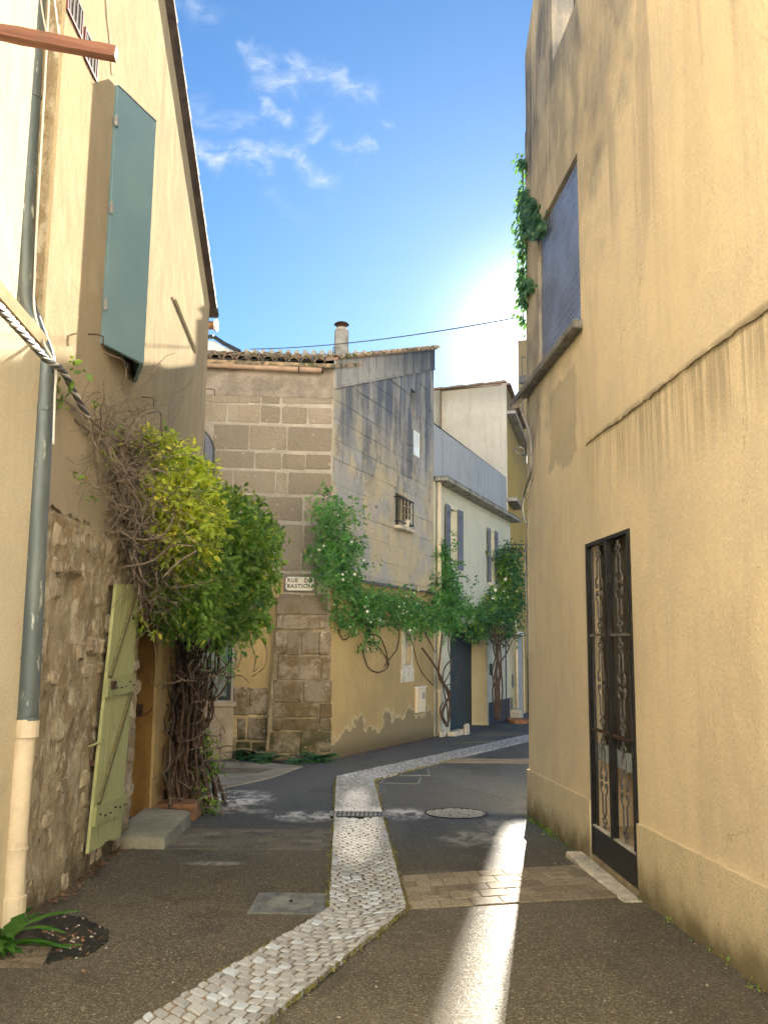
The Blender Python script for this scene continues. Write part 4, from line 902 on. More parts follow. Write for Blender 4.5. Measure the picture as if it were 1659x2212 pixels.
# near left house
NX = -2.2
NW_ = Frame((NX + .02, 0.6), (NX, 5.05))
NH = empty('cream_house', NW_.at(0), label='cream rendered house wall at the far left edge with a timber beam above', cat='house')
mb = MB(); wall(mb, [-.6, 4.45], lambda x: 9.5, -1.0, [], .24); wall(mb, [-.6, 4.99], lambda x: 9.5, -1.0, [], .02) if False else None; mb.obj('wall', M_CREAM, NH, NW_.at(0))
mb = MB(); mb.box(-.6, 4.95, .26, 4.0, -1.0, 9.4); mb.obj('inner_mass', M_CREAM, NH, NW_.at(0))
mb = MB(); mb.prism([(-.4, -1.0), (4.83, -1.0), (4.83, 3.42), (4.45, 3.50), (-.4, 3.50)], -.03, .255); mb.obj('lower_wall', M_CREAM, NH, NW_.at(0))
mb = MB(); mb.prism([(4.1, 3.52), (4.84, 3.45), (4.84, 3.36), (4.1, 3.43)], -.05, -.031); mb.obj('broken_ledge', M_L, NH, NW_.at(0))
# beam
a_ = atd(-60, 58, 4.42); b_ = atd(252, 117, 4.5); dd_ = (b_ - a_); 
w_ = Matrix.Translation(a_) @ Vector(dd_).to_track_quat('X', 'Z').to_matrix().to_4x4()
mb = MB(); Lb = np.linalg.norm(dd_)
segn = 9
for i in range(segn + 1):
    x = Lb * i / segn; j = lambda: random.uniform(-.003, .003); h_ = .032
    mb.v += [(x, -h_ + j(), -h_ + j()), (x, h_ + j(), -h_ + j()), (x, h_ + j(), h_ + j()), (x, -h_ + j(), h_ + j())]
for i in range(segn):
    for q in range(4): mb.f.append((i * 4 + q, i * 4 + (q + 1) % 4, i * 4 + 4 + (q + 1) % 4, i * 4 + 4 + q)); mb.m.append(0)
mb.f += [(3, 2, 1, 0), tuple(segn * 4 + q for q in range(4))]; mb.m += [0, 0]
mb.obj('timber_beam', M_BEAM, None, w_, label='weathered red-brown timber beam jutting out from the left wall at top', cat='beam')
cable('support_wire', [a_ + (b_ - a_) * .60 + [0, 0, .03], a_ + (b_ - a_) * .30 + [0.05, .1, .9]], .004, M_CABW, 'thin white wire tied to the timber beam')
# downpipe: zinc above, cream plastic below
def P5(u, v, d=5.5): return atd(u, v, d)
up_pts = smooth_pts([P5(80, -30), P5(79, 0), P5(68, 200), P5(55, 466), P5(52, 600), P5(54, 650, 5.48), P5(76, 715, 5.46), P5(97, 775, 5.46), P5(97, 830, 5.46), P5(94, 882, 5.46), P5(83, 1079, 5.46), P5(66, 1420, 5.46), P5(58, 1560, 5.46)], 5)
wp = Matrix.Translation((-2.17, 5.46, gz(5.46)))
def rel(pts): return [np.array(p) - np.array([-2.17, 5.46, gz(5.46)]) for p in pts]
DP = empty('downpipe', wp, label='grey zinc rain downpipe with cream plastic foot on the near left wall', cat='downpipe')
MB().tube(rel(up_pts), .066, 16).obj('zinc_pipe', M_ZINC, DP, wp, smooth=True)
cr = smooth_pts([P5(58, 1556, 5.46), P5(44, 1700, 5.46), P5(34, 1850, 5.46), P5(26, 1985, 5.46)], 4); MB().tube(rel(cr), .064, 16).obj('plastic_pipe', M_PVC, DP, wp, smooth=True)
def collar(p, q, r, mat, name='collar'): MB().tube(rel([p, q]), r, 16).obj(name, mat, DP, wp, smooth=False)
collar(P5(59, 1553, 5.46), P5(57, 1592, 5.46), .073, M_PVC); collar(P5(29.5, 1935, 5.46), P5(26, 2000, 5.46), .074, M_PVC, 'foot_socket')
collar(P5(35, 1830, 5.46), P5(34.6, 1836, 5.46), .070, M_PVC, 'clamp'); collar(P5(35.5, 1815, 5.46), P5(35.2, 1819, 5.46), .067, M_PVC, 'clamp')
for v, u in ((206, 68), (618, 52.5), (882, 94), (1548, 60), (1418, 66)):
    dd = 5.5 if v < 700 else 5.46; collar(P5(u, v, dd), P5(u - .5, v + 8, dd), .072, M_ZINC, 'clamp')
cable('white_cable', smooth_pts([P5(112, -60, 5.40), P5(107, 0, 5.40), P5(97, 200, 5.40), P5(82, 466, 5.40), P5(76, 600, 5.40), P5(76, 670, 5.39), P5(96, 740, 5.37), P5(120, 790, 5.37), P5(119, 860, 5.37), P5(116, 960, 5.37)]), .008, M_CABW, 'white cable running down beside the zinc downpipe')
cable('white_cable', smooth_pts([P5(86, -20, 5.40), P5(97, 50, 5.38), P5(106, 78, 5.38)]), .006, M_CABW, 'short white cable crossing the downpipe above the timber beam')
mb = MB(); path = smooth_pts([atd(-60, 600, 3.6), atd(0, 665, 3.9), atd(50, 720, 4.5), atd(100, 775, 5.1), atd(135, 800, 5.5), atd(160, 845, 5.9), atd(190, 900, 6.3)], 14)
TC = empty('twisted_cable', Matrix.Translation(path[0]), label='twisted black and white aerial cable sagging from the left edge to the vine', cat='cable')
for q, (mt, nm) in enumerate(((M_CABW, 'white_strand'), (M_CABD, 'black_strand'), (M_CABG, 'grey_strand'), (M_CABD, 'black_strand'))):
    pts = []
    for i, p in enumerate(path): a = i * .52 + q * pi / 2; pts.append(p - path[0] + np.array([cos(a) * .012, sin(a) * .008, sin(a) * .012]))
    MB().tube(pts, .0115, 5).obj(nm, mt, TC, Matrix.Translation(path[0]), smooth=True)
# step and planter
mb = MB(); st = [(-2.36, 7.98), (-1.86, 7.98), (-1.86, 8.0), (-1.88, 9.12), (-1.95, 9.22), (-2.36, 9.22)]
o = np.array([-2.1, 8.6, gz(8.6)]); mb.slab([(x - o[0], y - o[1]) for x, y in st], lambda x, y: -.2, lambda x, y: .125 + .012 * sin(9 * x + 7 * y)); mb.obj('door_step', M_STEP, LH, Matrix.Translation(o))
def leafy_box(): pass
pc = gnd(366, 1752); pc = np.array([-2.12, 9.62, gz(9.62)]); wpl = Matrix.Translation(pc)
PL = empty('planter', wpl, label='terracotta trough at the foot of the vine beside the cement step', cat='planter'); mb = MB(); mb.box(-.20, .22, -.17, .17, 0, .16, bev=.01); mb.obj('trough', M_TERRA, PL, wpl); mb = MB(); mb.box(-.215, .235, -.185, -.171, .12, .165); mb.obj('rim', M_TERRA, PL, wpl)

# ------------------------------------------------------------------ stone house
SH = empty('stone_house', SF.at(SFX), label='weathered stone corner house with clay tile roof, street sign and climbing jasmine', cat='house')
zE = 6.50
EX0 = .2
sx = lambda u, v, off=0: SF.sz(u, v, off)
wx0, wz0 = sx(437, 1513); wx1, wz1 = sx(503, 1385)
ax0, az0_ = sx(430, 1058); ax1, az1_ = sx(463, 915)
mb = MB(); HF = [(wx0 - .5, wx1, wz0, 1.65, .18)]
wall(mb, [EX0, SFX], lambda x: zE, -1.3, HF, 4.5, endl=False, endr=False); wl = mb.obj('wall', M_MORT, SH, SF.at(0))
def zS(x): return 6.72 + .355 * x     # verge line along the right facade
holes = []
def hole(u0, v0, u1, v1, ur, D):
    a, b = SR.sz(u0, v0), SR.sz(u1, v1); return (a[0], SR.sz(ur, v0)[0], b[1], a[1], D)
Hslit = hole(887, 838, 886, 893, 898, .3); Hsm = hole(893.5, 928, 892.5, 981, 906.5, .05); Hbar = hole(854.5, 1064, 856, 1133, 880, .28); Hni = hole(868, 1367, 867, 1437, 886, .14)
SRL = SR.sz(935, 1592)[0] + .02
mb = MB(); wall(mb, [0, SRL], lambda x: zS(x) - .05, -1.3, [Hslit, Hsm, Hbar, Hni], 4.0, endl=False); wr = mb.obj('wall', M_SRS, SH, SR.at(0))
def block(name, mat, parent, F, x0, x1, z0, z1, proud, jit=.012, depth=.03, off=0, rr=.02, slant=0):
    """dressed stone: slightly irregular outline, chamfered and uneven face"""
    cx, cz = (x0 + x1) / 2, (z0 + z1) / 2; c = [(x0, z0), (x1, z0), (x1, z1 + slant * (x1 - x0) / 2), (x0, z1 - slant * (x1 - x0) / 2)]; c = [(x + random.uniform(-jit, jit) - cx, z + random.uniform(-jit, jit) - cz) for x, z in c]
    o8 = []
    for k in range(4):
        p, q, r = np.array(c[k - 1]), np.array(c[k]), np.array(c[(k + 1) % 4]); o8 += [q + (p - q) / np.linalg.norm(p - q) * rr, q + (r - q) / np.linalg.norm(r - q) * rr]
    in8 = [q * (1 - min(.3, .022 / np.linalg.norm(q))) for q in o8]; mb = MB()
    mb.add([(x, depth, z) for x, z in o8] + [(x, -proud * .5, z) for x, z in o8] + [(x, -proud - random.uniform(-.3, .3) * proud, z) for x, z in in8] + [(0, -proud * random.uniform(.8, 1.2), 0)],
           [(k, (k + 1) % 8, 8 + (k + 1) % 8, 8 + k) for k in range(8)] + [(8 + k, 8 + (k + 1) % 8, 16 + (k + 1) % 8, 16 + k) for k in range(8)] + [(16 + k, 16 + (k + 1) % 8, 24) for k in range(8)])
    return mb.obj(name, mat, parent, F.at(cx, cz, off))
def zpx(x, y, six=True):   # coordinates read off the enlarged crops
    return (399.1 + .3208 * x, (665.2 if six else 1130.8) + .3208 * y)
rows6 = [(545, 645, [-60, 145, 440, 520, 650, 925]), (655, 775, [-60, 290, 515, 650, 830, 925]), (790, 960, [190, 438, 690, 910]), (972, 1085, [205, 475, 655, 815, 915]),
         (1100, 1250, [205, 328, 612, 695, 900]), (1265, 1430, [205, 450, 553, 800, 905]), (1445, 1640, [205, 420, 650, 800, 905])]
for y0, y1, xs in rows6:
    for a, b in zip(xs[:-1], xs[1:]):
        g = 7; u0, v0 = zpx(a + g, y0 + 3 + (a - 500) * .045); u1, v1 = zpx(b - g, y1 - 3 + (b - 500) * .02)
        (x0, z1_), (x1, z0_) = sx(u0, v0), sx(u1, v1)
        x0 = max(x0, EX0 + .03)
        if b == xs[-1]: x1 = SFX - .02
        if x1 - x0 > .06: block('stone', M_SST, wl, SF, x0, min(x1, SFX - .02), z0_, z1_, .012)
rows7 = [(160, 325, [640, 788, 895]), (470, 612, [628, 790, 955])]
for y0, y1, xs in rows7:
    for a, b in zip(xs[:-1], xs[1:]):
        u0, v0 = zpx(a + 6, y0 + 4, False); u1, v1 = zpx(b - 6, y1 - 4, False); (x0, z1_), (x1, z0_) = sx(u0, v0), sx(u1, v1); block('stone', M_SST, wl, SF, x0, min(x1, SFX - .02), z0_, z1_, .014)
u0, v0 = zpx(640, 335, False); u1, v1 = zpx(890, 465, False); (x0, z1_), (x1, z0_) = sx(u0, v0), sx(u1, v1); block('stone', M_SST, wl, SF, x0, x1, z0_, z1_, .010)
# left of pier: plaster with patches and a few stones
(xa, za), (xb, zb_) = sx(508, 1395), sx(592, 1395)
PXL = sx(592, 1500)[0]
mb = MB(); mb.box(wx1 + .05, PXL + .12, -.012, -.0005, -.9, 2.62); mb.obj('street_render', M_FOOT, SH, SF.at(0))
for y0, y1, xs in ((1100, 1292, [332, 432, 566]), (1300, 1460, [350, 418, 556]), (1470, 1600, [346, 450, 570])):
    for a, b in zip(xs[:-1], xs[1:]):
        u0, v0 = zpx(a + 5, y0 + 4, False); u1, v1 = zpx(b - 5, y1 - 4, False); (x0, z1_), (x1, z0_) = sx(u0, v0), sx(u1, v1); block('stone', M_SST, wl, SF, x0, x1, z0_, z1_, .032, .02)
mb = MB(); mb.box(wx0 - .6, wx1 + .06, -.028, -.0005, -.9, wz0 - .10); mb.obj('pink_render', M_PINK, SH, SF.at(0))
mb = MB(); mb.box(wx0 - .6, wx1 + .10, -.075, -.0005, wz0 - .0995, wz0 - .02, bev=.008); mb.obj('window_sill', M_PINK, SH, SF.at(0))
mb = MB(); mb.box(EX0, SFX - .01, -.02, -.0005, 5.93, zE); mb.obj('eaves_render', M_EAVE, SH, SF.at(0))
# corner pier (battered buttress)
PO = .13
pz1 = sx(640, 1328)[1]
px0b, px1b = sx(573, 1640, PO)[0], sx(716, 1640, PO)[0]; px0t, px1t = sx(600, 1330, PO)[0], sx(704, 1330, PO)[0]
mb = MB(); mb.prism([(px0b, -1.2), (px1b, -1.2), (px1b, -.4), (px1t, pz1), (px0t, pz1), (px0b, -.4)], -PO, .1); pier = mb.obj('corner_pier', M_MORTD, SH, SF.at(0))
for y0, y1, xs in ((622, 712, [618, 655, 905, 950]), (728, 884, [612, 690, 780, 905, 985]), (892, 1048, [622, 915, 985]), (1058, 1205, [600, 795, 990]), (1215, 1310, [595, 905, 990]), (1315, 1395, [590, 650, 905, 990]), (1402, 1545, [572, 775, 985]), (1555, 1630, [580, 700, 850, 985])):
    for a, b in zip(xs[:-1], xs[1:]):
        u0, v0 = zpx(a + 2, y0 + 1, False); u1, v1 = zpx(b - 2, y1 - 1, False)
        o_ = PO if y0 > 700 else PO + .03
        (x0, z1_), (x1, z0_) = sx(u0, v0, o_), sx(u1, v1, o_); block('stone', M_SST, pier, SF, x0, x1, z0_, z1_, .022, .018, off=o_, depth=.04)
mb = MB(); mb.box(px0t - .02, px1t + .03, -PO - .028, .1, pz1 + .003, pz1 + .30, bev=.01); mb.obj('pier_cap', M_SST, SH, SF.at(0))
# right facade masonry
courses = [2.80]
while courses[-1] < 8.6: courses.append(courses[-1] + random.uniform(.34, .46))
for i, (a, b) in enumerate(zip(courses[:-1], courses[1:])):
    x = -.0 + (.0 if i % 2 else -.3)
    while x < SRL - .05:
        w_ = random.uniform(.5, 1.05); x0, x1 = max(x, .015), min(x + w_, SRL - .02); x += w_
        if x1 - x0 < .12: continue
        top_ = min(b, zS((x0 + x1) / 2) - .58)
        if top_ - a < .2: continue
        sl__ = .355 if top_ < b else 0
        if sl__: top_ = zS((x0 + x1) / 2) - .60
        parts_ = [(x0, x1, a, top_)]
        for H in (Hslit, Hsm, Hbar):
            np_ = []
            for (p, q, r, t) in parts_:
                if p < H[1] + .03 and q > H[0] - .03 and r < H[3] + .03 and t > H[2] - .03:
                    if H[0] - .03 - p > .1: np_.append((p, H[0] - .03, r, t))
                    if q - H[1] - .03 > .1: np_.append((H[1] + .03, q, r, t))
                else: np_.append((p, q, r, t))
            parts_ = np_
        for (p, q, r, t) in parts_: block('stone', M_SRS, wr, SR, p + .006, q - .006, r + .006, t - .006, random.choice((.010, .013, .018)), .008, slant=sl__ if len(parts_) == 1 else 0)
mb = MB(); mb.prism([(.0, zS(0) - .55), (SRL, zS(SRL) - .55), (SRL, zS(SRL) - .06), (0, zS(0) - .06)], -.03, -.0005); mb.obj('verge_band', M_BAND, SH, SR.at(0))
mb = MB(); mb.prism([(.0, zS(0) - .59), (SRL, zS(SRL) - .59), (SRL, zS(SRL) - .555), (0, zS(0) - .555)], -.05, -.0005); mb.obj('drip_moulding', M_BAND, SH, SR.at(0))
mb = MB()
bs = [0, Hni[0], Hni[1], SRL]
mb.box(0.02, Hni[0], -.022, -.0005, -1.2, 2.68); mb.box(Hni[1], SRL - .01, -.022, -.0005, -1.2, 2.68); mb.box(Hni[0], Hni[1], -.022, -.0005, -1.2, Hni[2]); mb.box(Hni[0], Hni[1], -.022, -.0005, Hni[3], 2.68)
mb.obj('street_render', M_FOOT, SH, SR.at(0))
mb = MB(); mb.box(0, SRL, -.06, -.0225, 2.685, 2.72); mb.tube([(0, -.08, 2.70), (2, -.085, 2.66), (SRL, -.08, 2.70)], .018, 5); mb.obj('ledge', M_CABD, SH, SR.at(0))
def frame_rect(mb, H, w, y0, y1):
    x0, x1, z0, z1 = H[:4]; mb.box(x0 - w, x0, y0, y1, z0 - w, z1 + w); mb.box(x1, x1 + w, y0, y1, z0 - w, z1 + w); mb.box(x0, x1, y0, y1, z0 - w, z0); mb.box(x0, x1, y0, y1, z1, z1 + w); return mb
# niche window, small pane window, barred window
mb = frame_rect(MB(), Hni, .07, -.045, -.023); mb.box(Hni[0] - .12, Hni[1] + .12, -.05, -.023, Hni[2] - .36, Hni[2] - .0705); nw = mb.obj('niche_window', simple('chalk_white_surround', (.55, .52, .44), .85, var=.2), SH, SR.at(0))
mb = MB(); mb.box(Hni[0] + .01, Hni[1] - .01, .10, .135, Hni[2] + .01, Hni[3] - .01); mb.obj('blocked_pane', M_PCRM, nw, SR.at(0))
fm = MB(); x0, x1, z0, z1 = Hsm[:4]; fm.box(x0, x1, .0, .03, z0, z0 + .03); fm.box(x0, x1, 0, .03, z1 - .03, z1); fm.box(x0, x0 + .03, .0005, .0295, z0 + .03, z1 - .03); fm.box(x1 - .03, x1, .0005, .0295, z0 + .03, z1 - .03)
fm.box((x0 + x1) / 2 - .012, (x0 + x1) / 2 + .012, .001, .029, z0 + .03, z1 - .03); fm.box(x0 + .03, x1 - .03, .002, .028, (z0 + z1) / 2 - .012, (z0 + z1) / 2 + .012)
wn = fm.obj('window', M_WHITE, SH, SR.at(0))
for a, b in ((x0 + .03, (x0 + x1) / 2 - .012), ((x0 + x1) / 2 + .012, x1 - .03)):
    for c, d in ((z0 + .03, (z0 + z1) / 2 - .012), ((z0 + z1) / 2 + .012, z1 - .03)): mb = MB(); mb.box(a, b, .015, .02, c, d); mb.obj('pane', M_GLASSW, wn, SR.at(0))
x0, x1, z0, z1 = Hbar[:4]; mb = MB(); mb.box(x0 + .02, x1 - .02, .2, .25, z0 + .02, z1 - .02); wn = mb.obj('window', M_FRAME, SH, SR.at(0)); mb = MB(); mb.box(x0 + .08, x1 - .08, .19, .1995, z0 + .08, z1 - .08); mb.obj('pane', M_GLASS, wn, SR.at(0))
mb = MB(); mb.box(x0 - .10, x1 + .10, -.13, -.10, z1 - .12, z1 - .09); mb.box(x0 - .10, x1 + .10, -.13, -.10, z0 + .04, z0 + .07)
for xx in np.linspace(x0 - .06, x1 + .06, 5): mb.box(xx - .008, xx + .008, -.123, -.107, z0 + .07, z1 - .12)
for zz in (.25, .5, .75): 
    for s_ in (-1, 1): mb.tube([((x0 + x1) / 2 + s_ * (.10 + .07 * cos(t)), -.115, z0 + (z1 - z0) * zz + .07 * sin(t)) for t in np.linspace(0, 6.28, 10)], .008, 4)
for xx in (x0 - .09, x1 + .09): 
    for zz in (z1 - .105, z0 + .055): mb.box(xx - .01, xx + .01, -.10, .0, zz - .01, zz + .01)
mb.obj('window_grille', M_IRON, SH, SR.at(0)); mb = MB(); mb.box(x0 - .12, x1 + .12, -.16, -.014, z0 - .10, z0 - .03, bev=.01); mb.obj('window_sill', M_STONEW, SH, SR.at(0))
wpt = SR.at((x0 + x1) / 2 + .05, z0 - .03, .08); mb = MB(); n = 14
mb.tube([(0, 0, 0), (0, 0, .02), (0, 0, .15), (0, 0, .17)], [.07, .075, .10, .108], n); mb.obj('flower_pot', simple('cream_glazed_pot', (.55, .50, .40), .5), None, wpt, label='small cream flower pot standing on the barred window sill of the stone house', cat='flower pot')
# electrical meter box
a_, b_ = SR.sz(896, 1487, .03), SR.sz(914, 1537, .03); w_ = SR.at(a_[0], b_[1]); MWd, MHt = b_[0] - a_[0], a_[1] - b_[1]
e = empty('meter_box', w_, label='cream electrical meter box on the ochre foot of the stone house', cat='meter box')
mb = MB(); mb.box(0, MWd, -.09, -.0225, 0, MHt, bev=.012); mb.obj('door', M_PVC, e, w_); mb = MB(); mb.box(-.02, MWd + .02, -.11, -.0225, MHt + .001, MHt + .03); mb.obj('lid', M_WHITE, e, w_); mb = MB(); mb.box(MWd * .62, MWd * .9, -.095, -.0905, MHt * .55, MHt * .8); mb.obj('meter_slot', M_CABG, e, w_)
# window on the left facade with curtain, behind the vine
mb = MB(); X0, X1, Z0, Z1 = wx0 - .5, wx1, wz0, 1.65
mb.box(X0, X1 - .001, .03, .08, Z0 + .001, Z0 + .07); mb.box(X0, X1 - .001, .03, .08, Z1 - .07, Z1 - .001); mb.box(X1 - .075, X1 - .001, .031, .079, Z0 + .07, Z1 - .07)
for xm in (wx1 - .62, wx1 - .70): mb.box(xm - .035, xm + .035, .031 if xm > wx1 - .65 else .036, .079, Z0 + .07, Z1 - .07)
wn = mb.obj('window', M_FRAME, SH, SF.at(0))
mb = MB(); mb.box(X0, X1 - .076, .055, .060, Z0 + .071, Z1 - .071); k = NT('clear_window_glass', .03, .5); k.color((.8, .88, .88)); k.b.inputs['Transmission Weight'].default_value = .85; mb.obj('pane', k.mat, wn, SF.at(0))
mb = MB(); pts = [(X0 + (X1 - X0) * i / 60, .125 + .018 * sin(i * 1.35)) for i in range(61)]
mb.add([(x, y, Z0 + .08) for x, y in pts] + [(x, y, Z1 - .05) for x, y in pts], [(i, i + 1, 62 + i, 61 + i) for i in range(60)]); mb.obj('curtain', M_CURT, wn, SF.at(0), smooth=True)
# arched shutter leaf near the left house corner
ww, hh = .95, az1_ - az0_ + .30; poly = [(0, 0), (ww, 0)]; r = ww * .62
for t in np.linspace(0, pi * .5, 9): poly.append((ww - r + r * cos(t), hh - .55 + .55 * sin(t)))
poly.append((0, hh)); mb = MB(); mb.prism(poly, -.055, -.0155); w_ = SF.at(ax1 - ww, az0_ - .30); sh = mb.obj('arched_shutter', M_BLSH, SH, w_)
for i in range(5): mb = MB(); x = .12 + i * .17; mb.box(x, x + .008, -.058, -.0555, .02, hh - .3); mb.obj('plank_joint', M_DARK, sh, w_)
mb = MB(); mb.box(.0, ww + .07, -.070, -.0585, hh * .46, hh * .46 + .045); mb.obj('strap_hinge', M_BLSH, sh, w_)
mb = MB(); pr = [(x * 1.0 + (.03 if x > .5 else 0), z + (.03 if z > .5 else 0)) for x, z in poly[1:-1]]
mb.tube([(x + .02, -.03, z) for x, z in poly[1:-1]], .02, 5); mb.obj('dark_edge', M_FRAME, sh, w_)
# unseen block added beyond the stone house ridge to shade the left gable wall
wr_ = Matrix.Translation((0, 26.5, 0)); mb = MB(); mb.box(-7, .70, 0, 3, -1.3, 10.35)
for i in range(30): mb.tube([(-6.9 + i * .26, -.1, 10.38), (-6.9 + i * .26, 3, 10.38)], .09, 6)
mb.obj('unseen_shade_block', M_PWHT, SH, wr_)
# enamel street sign
e1_, e2_ = sx(617, 1245, .02), sx(679, 1277, .02); sw, sh_ = e2_[0] - e1_[0], e1_[1] - e2_[1]; w_ = SF.at(e1_[0], e2_[1], .024)
SG = empty('street_sign', w_, label='white enamel street sign reading RUE DU BASTION on the stone corner', cat='street sign')
def oct_plate(mb, x0, x1, z0, z1, c, y0, y1): return mb.prism([(x0 + c, z0), (x1 - c, z0), (x1 - c, z0 + c * .6), (x1, z0 + c), (x1, z1 - c), (x1 - c, z1 - c * .6), (x1 - c, z1), (x0 + c, z1), (x0 + c, z1 - c * .6), (x0, z1 - c), (x0, z0 + c), (x0 + c, z0 + c * .6)], y0, y1)
mb = MB(); mb.box(0, sw, -.012, 0, 0, sh_); mb.obj('blue_border', simple('slate_blue_enamel', (.16, .18, .24), .35), SG, w_)
mb = MB(); oct_plate(mb, .010, sw - .010, .008, sh_ - .008, .028, -.016, -.0125); mb.obj('white_plate', simple('cream_white_enamel', (.78, .74, .64), .35, var=.06), SG, w_)
INK = simple('faded_black_lettering', (.045, .04, .04), .6)
def letters(txt, cx, z, size, sp, parent, world):
    curve = bpy.data.curves.new('lettering', 'FONT'); curve.body = txt; curve.size = size; curve.extrude = .0012; curve.align_x = 'CENTER'; curve.space_character = sp; curve.offset = .0022
    to = bpy.data.objects.new('tmp_text', curve); COL.objects.link(to); dg = bpy.context.evaluated_depsgraph_get(); me = bpy.data.meshes.new_from_object(to.evaluated_get(dg)); bpy.data.objects.remove(to)
    me.transform(Matrix.Rotation(pi / 2, 4, 'X')); me.materials.clear(); me.materials.append(INK)
    return link(bpy.data.objects.new('lettering', me), parent, world @ Matrix.Translation((cx, -.0175, z)))
letters('RUE   DU', sw * .5, sh_ * .60, .098, 1.12, SG, w_); letters('BASTION', sw * .5, sh_ * .20, .098, 1.14, SG, w_)
mb = MB()
for x in (.03, sw - .03): 
    for z in (sh_ / 2,): mb.box(x - .006, x + .006, -.019, -.0165, z - .006, z + .006)
mb.obj('screw', M_IRON, SG, w_)
# gutter and its wire bracket
a_, b_ = sx(420, 786, .16), sx(697, 800, .16); gz0 = (a_[1] + b_[1]) / 2 + .02
mb = MB(); mb.tube([(EX0 - .3, -.12, gz0 + .03), (b_[0], -.12, gz0 - .01)], .062, 12); mb.obj('eaves_gutter', M_PVCP, SH, SF.at(0), smooth=True)
mb = MB(); mb.tube([(b_[0] - .015, -.12, gz0 - .01), (b_[0] + .012, -.12, gz0 - .01)], .068, 12); xb = sx(647, 795)[0]
mb.tube([(xb, -.12, gz0 + .16), (xb + .01, -.185, gz0 + .06), (xb - .01, -.185, gz0 - .03), (xb, -.12, gz0 - .085)], .010, 4); mb.obj('gutter_bracket', M_IRON, SH, SF.at(0))
# roof: slab, canal tiles at the eaves, verge tiles
inn = np.array([-SF.n[0], -SF.n[1]]); SLP = .35; EOV = .20; zRoof0 = 6.60
def roof_z(p): return zRoof0 + SLP * float((np.array(p[:2]) - SF.a) @ inn)
pA, pB = SF.p(-1.2, 0, EOV), SF.p(SFX + .0, 0, EOV); pC = SR.p(SRL - .02, 0, -.16); pD = SF.p(-1.2, 0, -5.2)
mb = MB(); mb.slab([tuple(p[:2]) for p in (pA, pB, pC, pD)], lambda x, y: roof_z((x, y)) - .07, lambda x, y: roof_z((x, y))); mb.obj('roof', M_TILE, SH)
tl = MB(); r0, r1, Lt = .095, .078, .44; nseg = 7
vs = []
for (rr, y) in ((r0, 0), (r1, Lt)):
    for th in (1, .86):
        for i in range(nseg + 1): t = pi * i / nseg; vs.append((rr * th * cos(t), y, rr * th * sin(t) * .85))
n1 = nseg + 1; fs = [(i, i + 1, 2 * n1 + i + 1, 2 * n1 + i) for i in range(nseg)] + [(n1 + i, 3 * n1 + i, 3 * n1 + i + 1, n1 + i + 1) for i in range(nseg)] + [(i, n1 + i, n1 + i + 1, i + 1) for i in range(nseg)] + [(2 * n1 + i, 2 * n1 + i + 1, 3 * n1 + i + 1, 3 * n1 + i) for i in range(nseg)]
tl.add(vs, fs); tme = tl.mesh('roof_tile', M_TILE, True)
ang = math.atan(SLP); far_t = MB()
ncol = int((SFX + 1.2) / .235)
for c in range(ncol):
    for r in range(14):
        x = SFX - .02 - c * .235; off = EOV + .03 - r * .36; p = SF.p(x, 0, off)
        loc = SR.loc(p)
        if loc[1] < .02: continue
        w_ = SF.at(x + random.uniform(-.012, .012), roof_z(p) + .012 + random.uniform(0, .012), off) @ Matrix.Rotation(ang + random.uniform(-.02, .02), 4, 'X') @ Matrix.Rotation(random.uniform(-.05, .05), 4, 'Z')
        if r < 6: inst('roof_tile', tme, SH, w_)
        else: far_t.add([w_ @ Vector(v) for v in vs], fs)
far_t.obj('roof_tiles', M_TILE, SH, kind='stuff')
for i in range(int(SRL / .33) + 1):
    x = .0 + i * .335; a_ = math.atan(.355); w_ = SR.at(x, zS(x) - .0, .0) @ Matrix.Rotation(-a_, 4, 'Y') @ Matrix.Rotation(-pi / 2, 4, 'Z')
    inst('verge_tile', tme, SH, SR.at(x, zS(x) - .035, .03) @ Matrix.Rotation(-a_, 4, 'Y') @ Matrix.Rotation(-pi / 2, 4, 'Z'))
mb = MB(); mb.prism([(-.02, zS(0) - .06), (SRL + .03, zS(SRL) - .06), (SRL + .03, zS(SRL) - .005), (-.02, zS(0) - .005)], -.09, .15); mb.obj('verge_bedding', M_TILE2, SH, SR.at(0))
# chimney
M_CHIM = simple('sooty_chimney_render', (.24, .235, .22), .9, var=.3, vs=6, bump=.5)
cp = atd(737, 764, 18.6); cw = .15; ztop = atd(737, 716, 18.6)[2]; w_ = Matrix.Translation((cp[0], cp[1], cp[2] - .5)) @ Matrix.Rotation(radians(5), 4, 'Z')
mb = MB(); mb.box(-cw, cw, -cw, cw, 0, ztop - cp[2] + .5, bev=.02); ch = mb.obj('chimney', M_CHIM, SH, w_)
hz = ztop - cp[2] + .5; mb = MB(); mb.tube([(0, 0, hz), (0, 0, hz + .08)], .11, 12); mb.obj('chimney_pot', M_CEM, ch, w_)
mb = MB()
for i in range(8): a = i * pi / 4; mb.tube([(.09 * cos(a), .09 * sin(a), hz + .08), (.12 * cos(a), .12 * sin(a), hz + .15)], .008, 4)
mb.tube([(0, 0, hz + .15), (0, 0, hz + .19)], [.17, .13], 10); mb.obj('chimney_cowl', M_RUST, ch, w_)
mb = MB(); b_ = atd(718, 770, 18.4) - np.array([cp[0], cp[1], cp[2] - .5]); mb.box(b_[0] - .006, b_[0] + .006, b_[1], b_[1] + .012, b_[2] - .1, b_[2] + .22)
for i in range(4): mb.box(b_[0], b_[0] + .06, b_[1], b_[1] + .01, b_[2] + .03 + i * .055, b_[2] + .04 + i * .055)
mb.obj('small_ladder_hook', M_IRON, ch, w_)
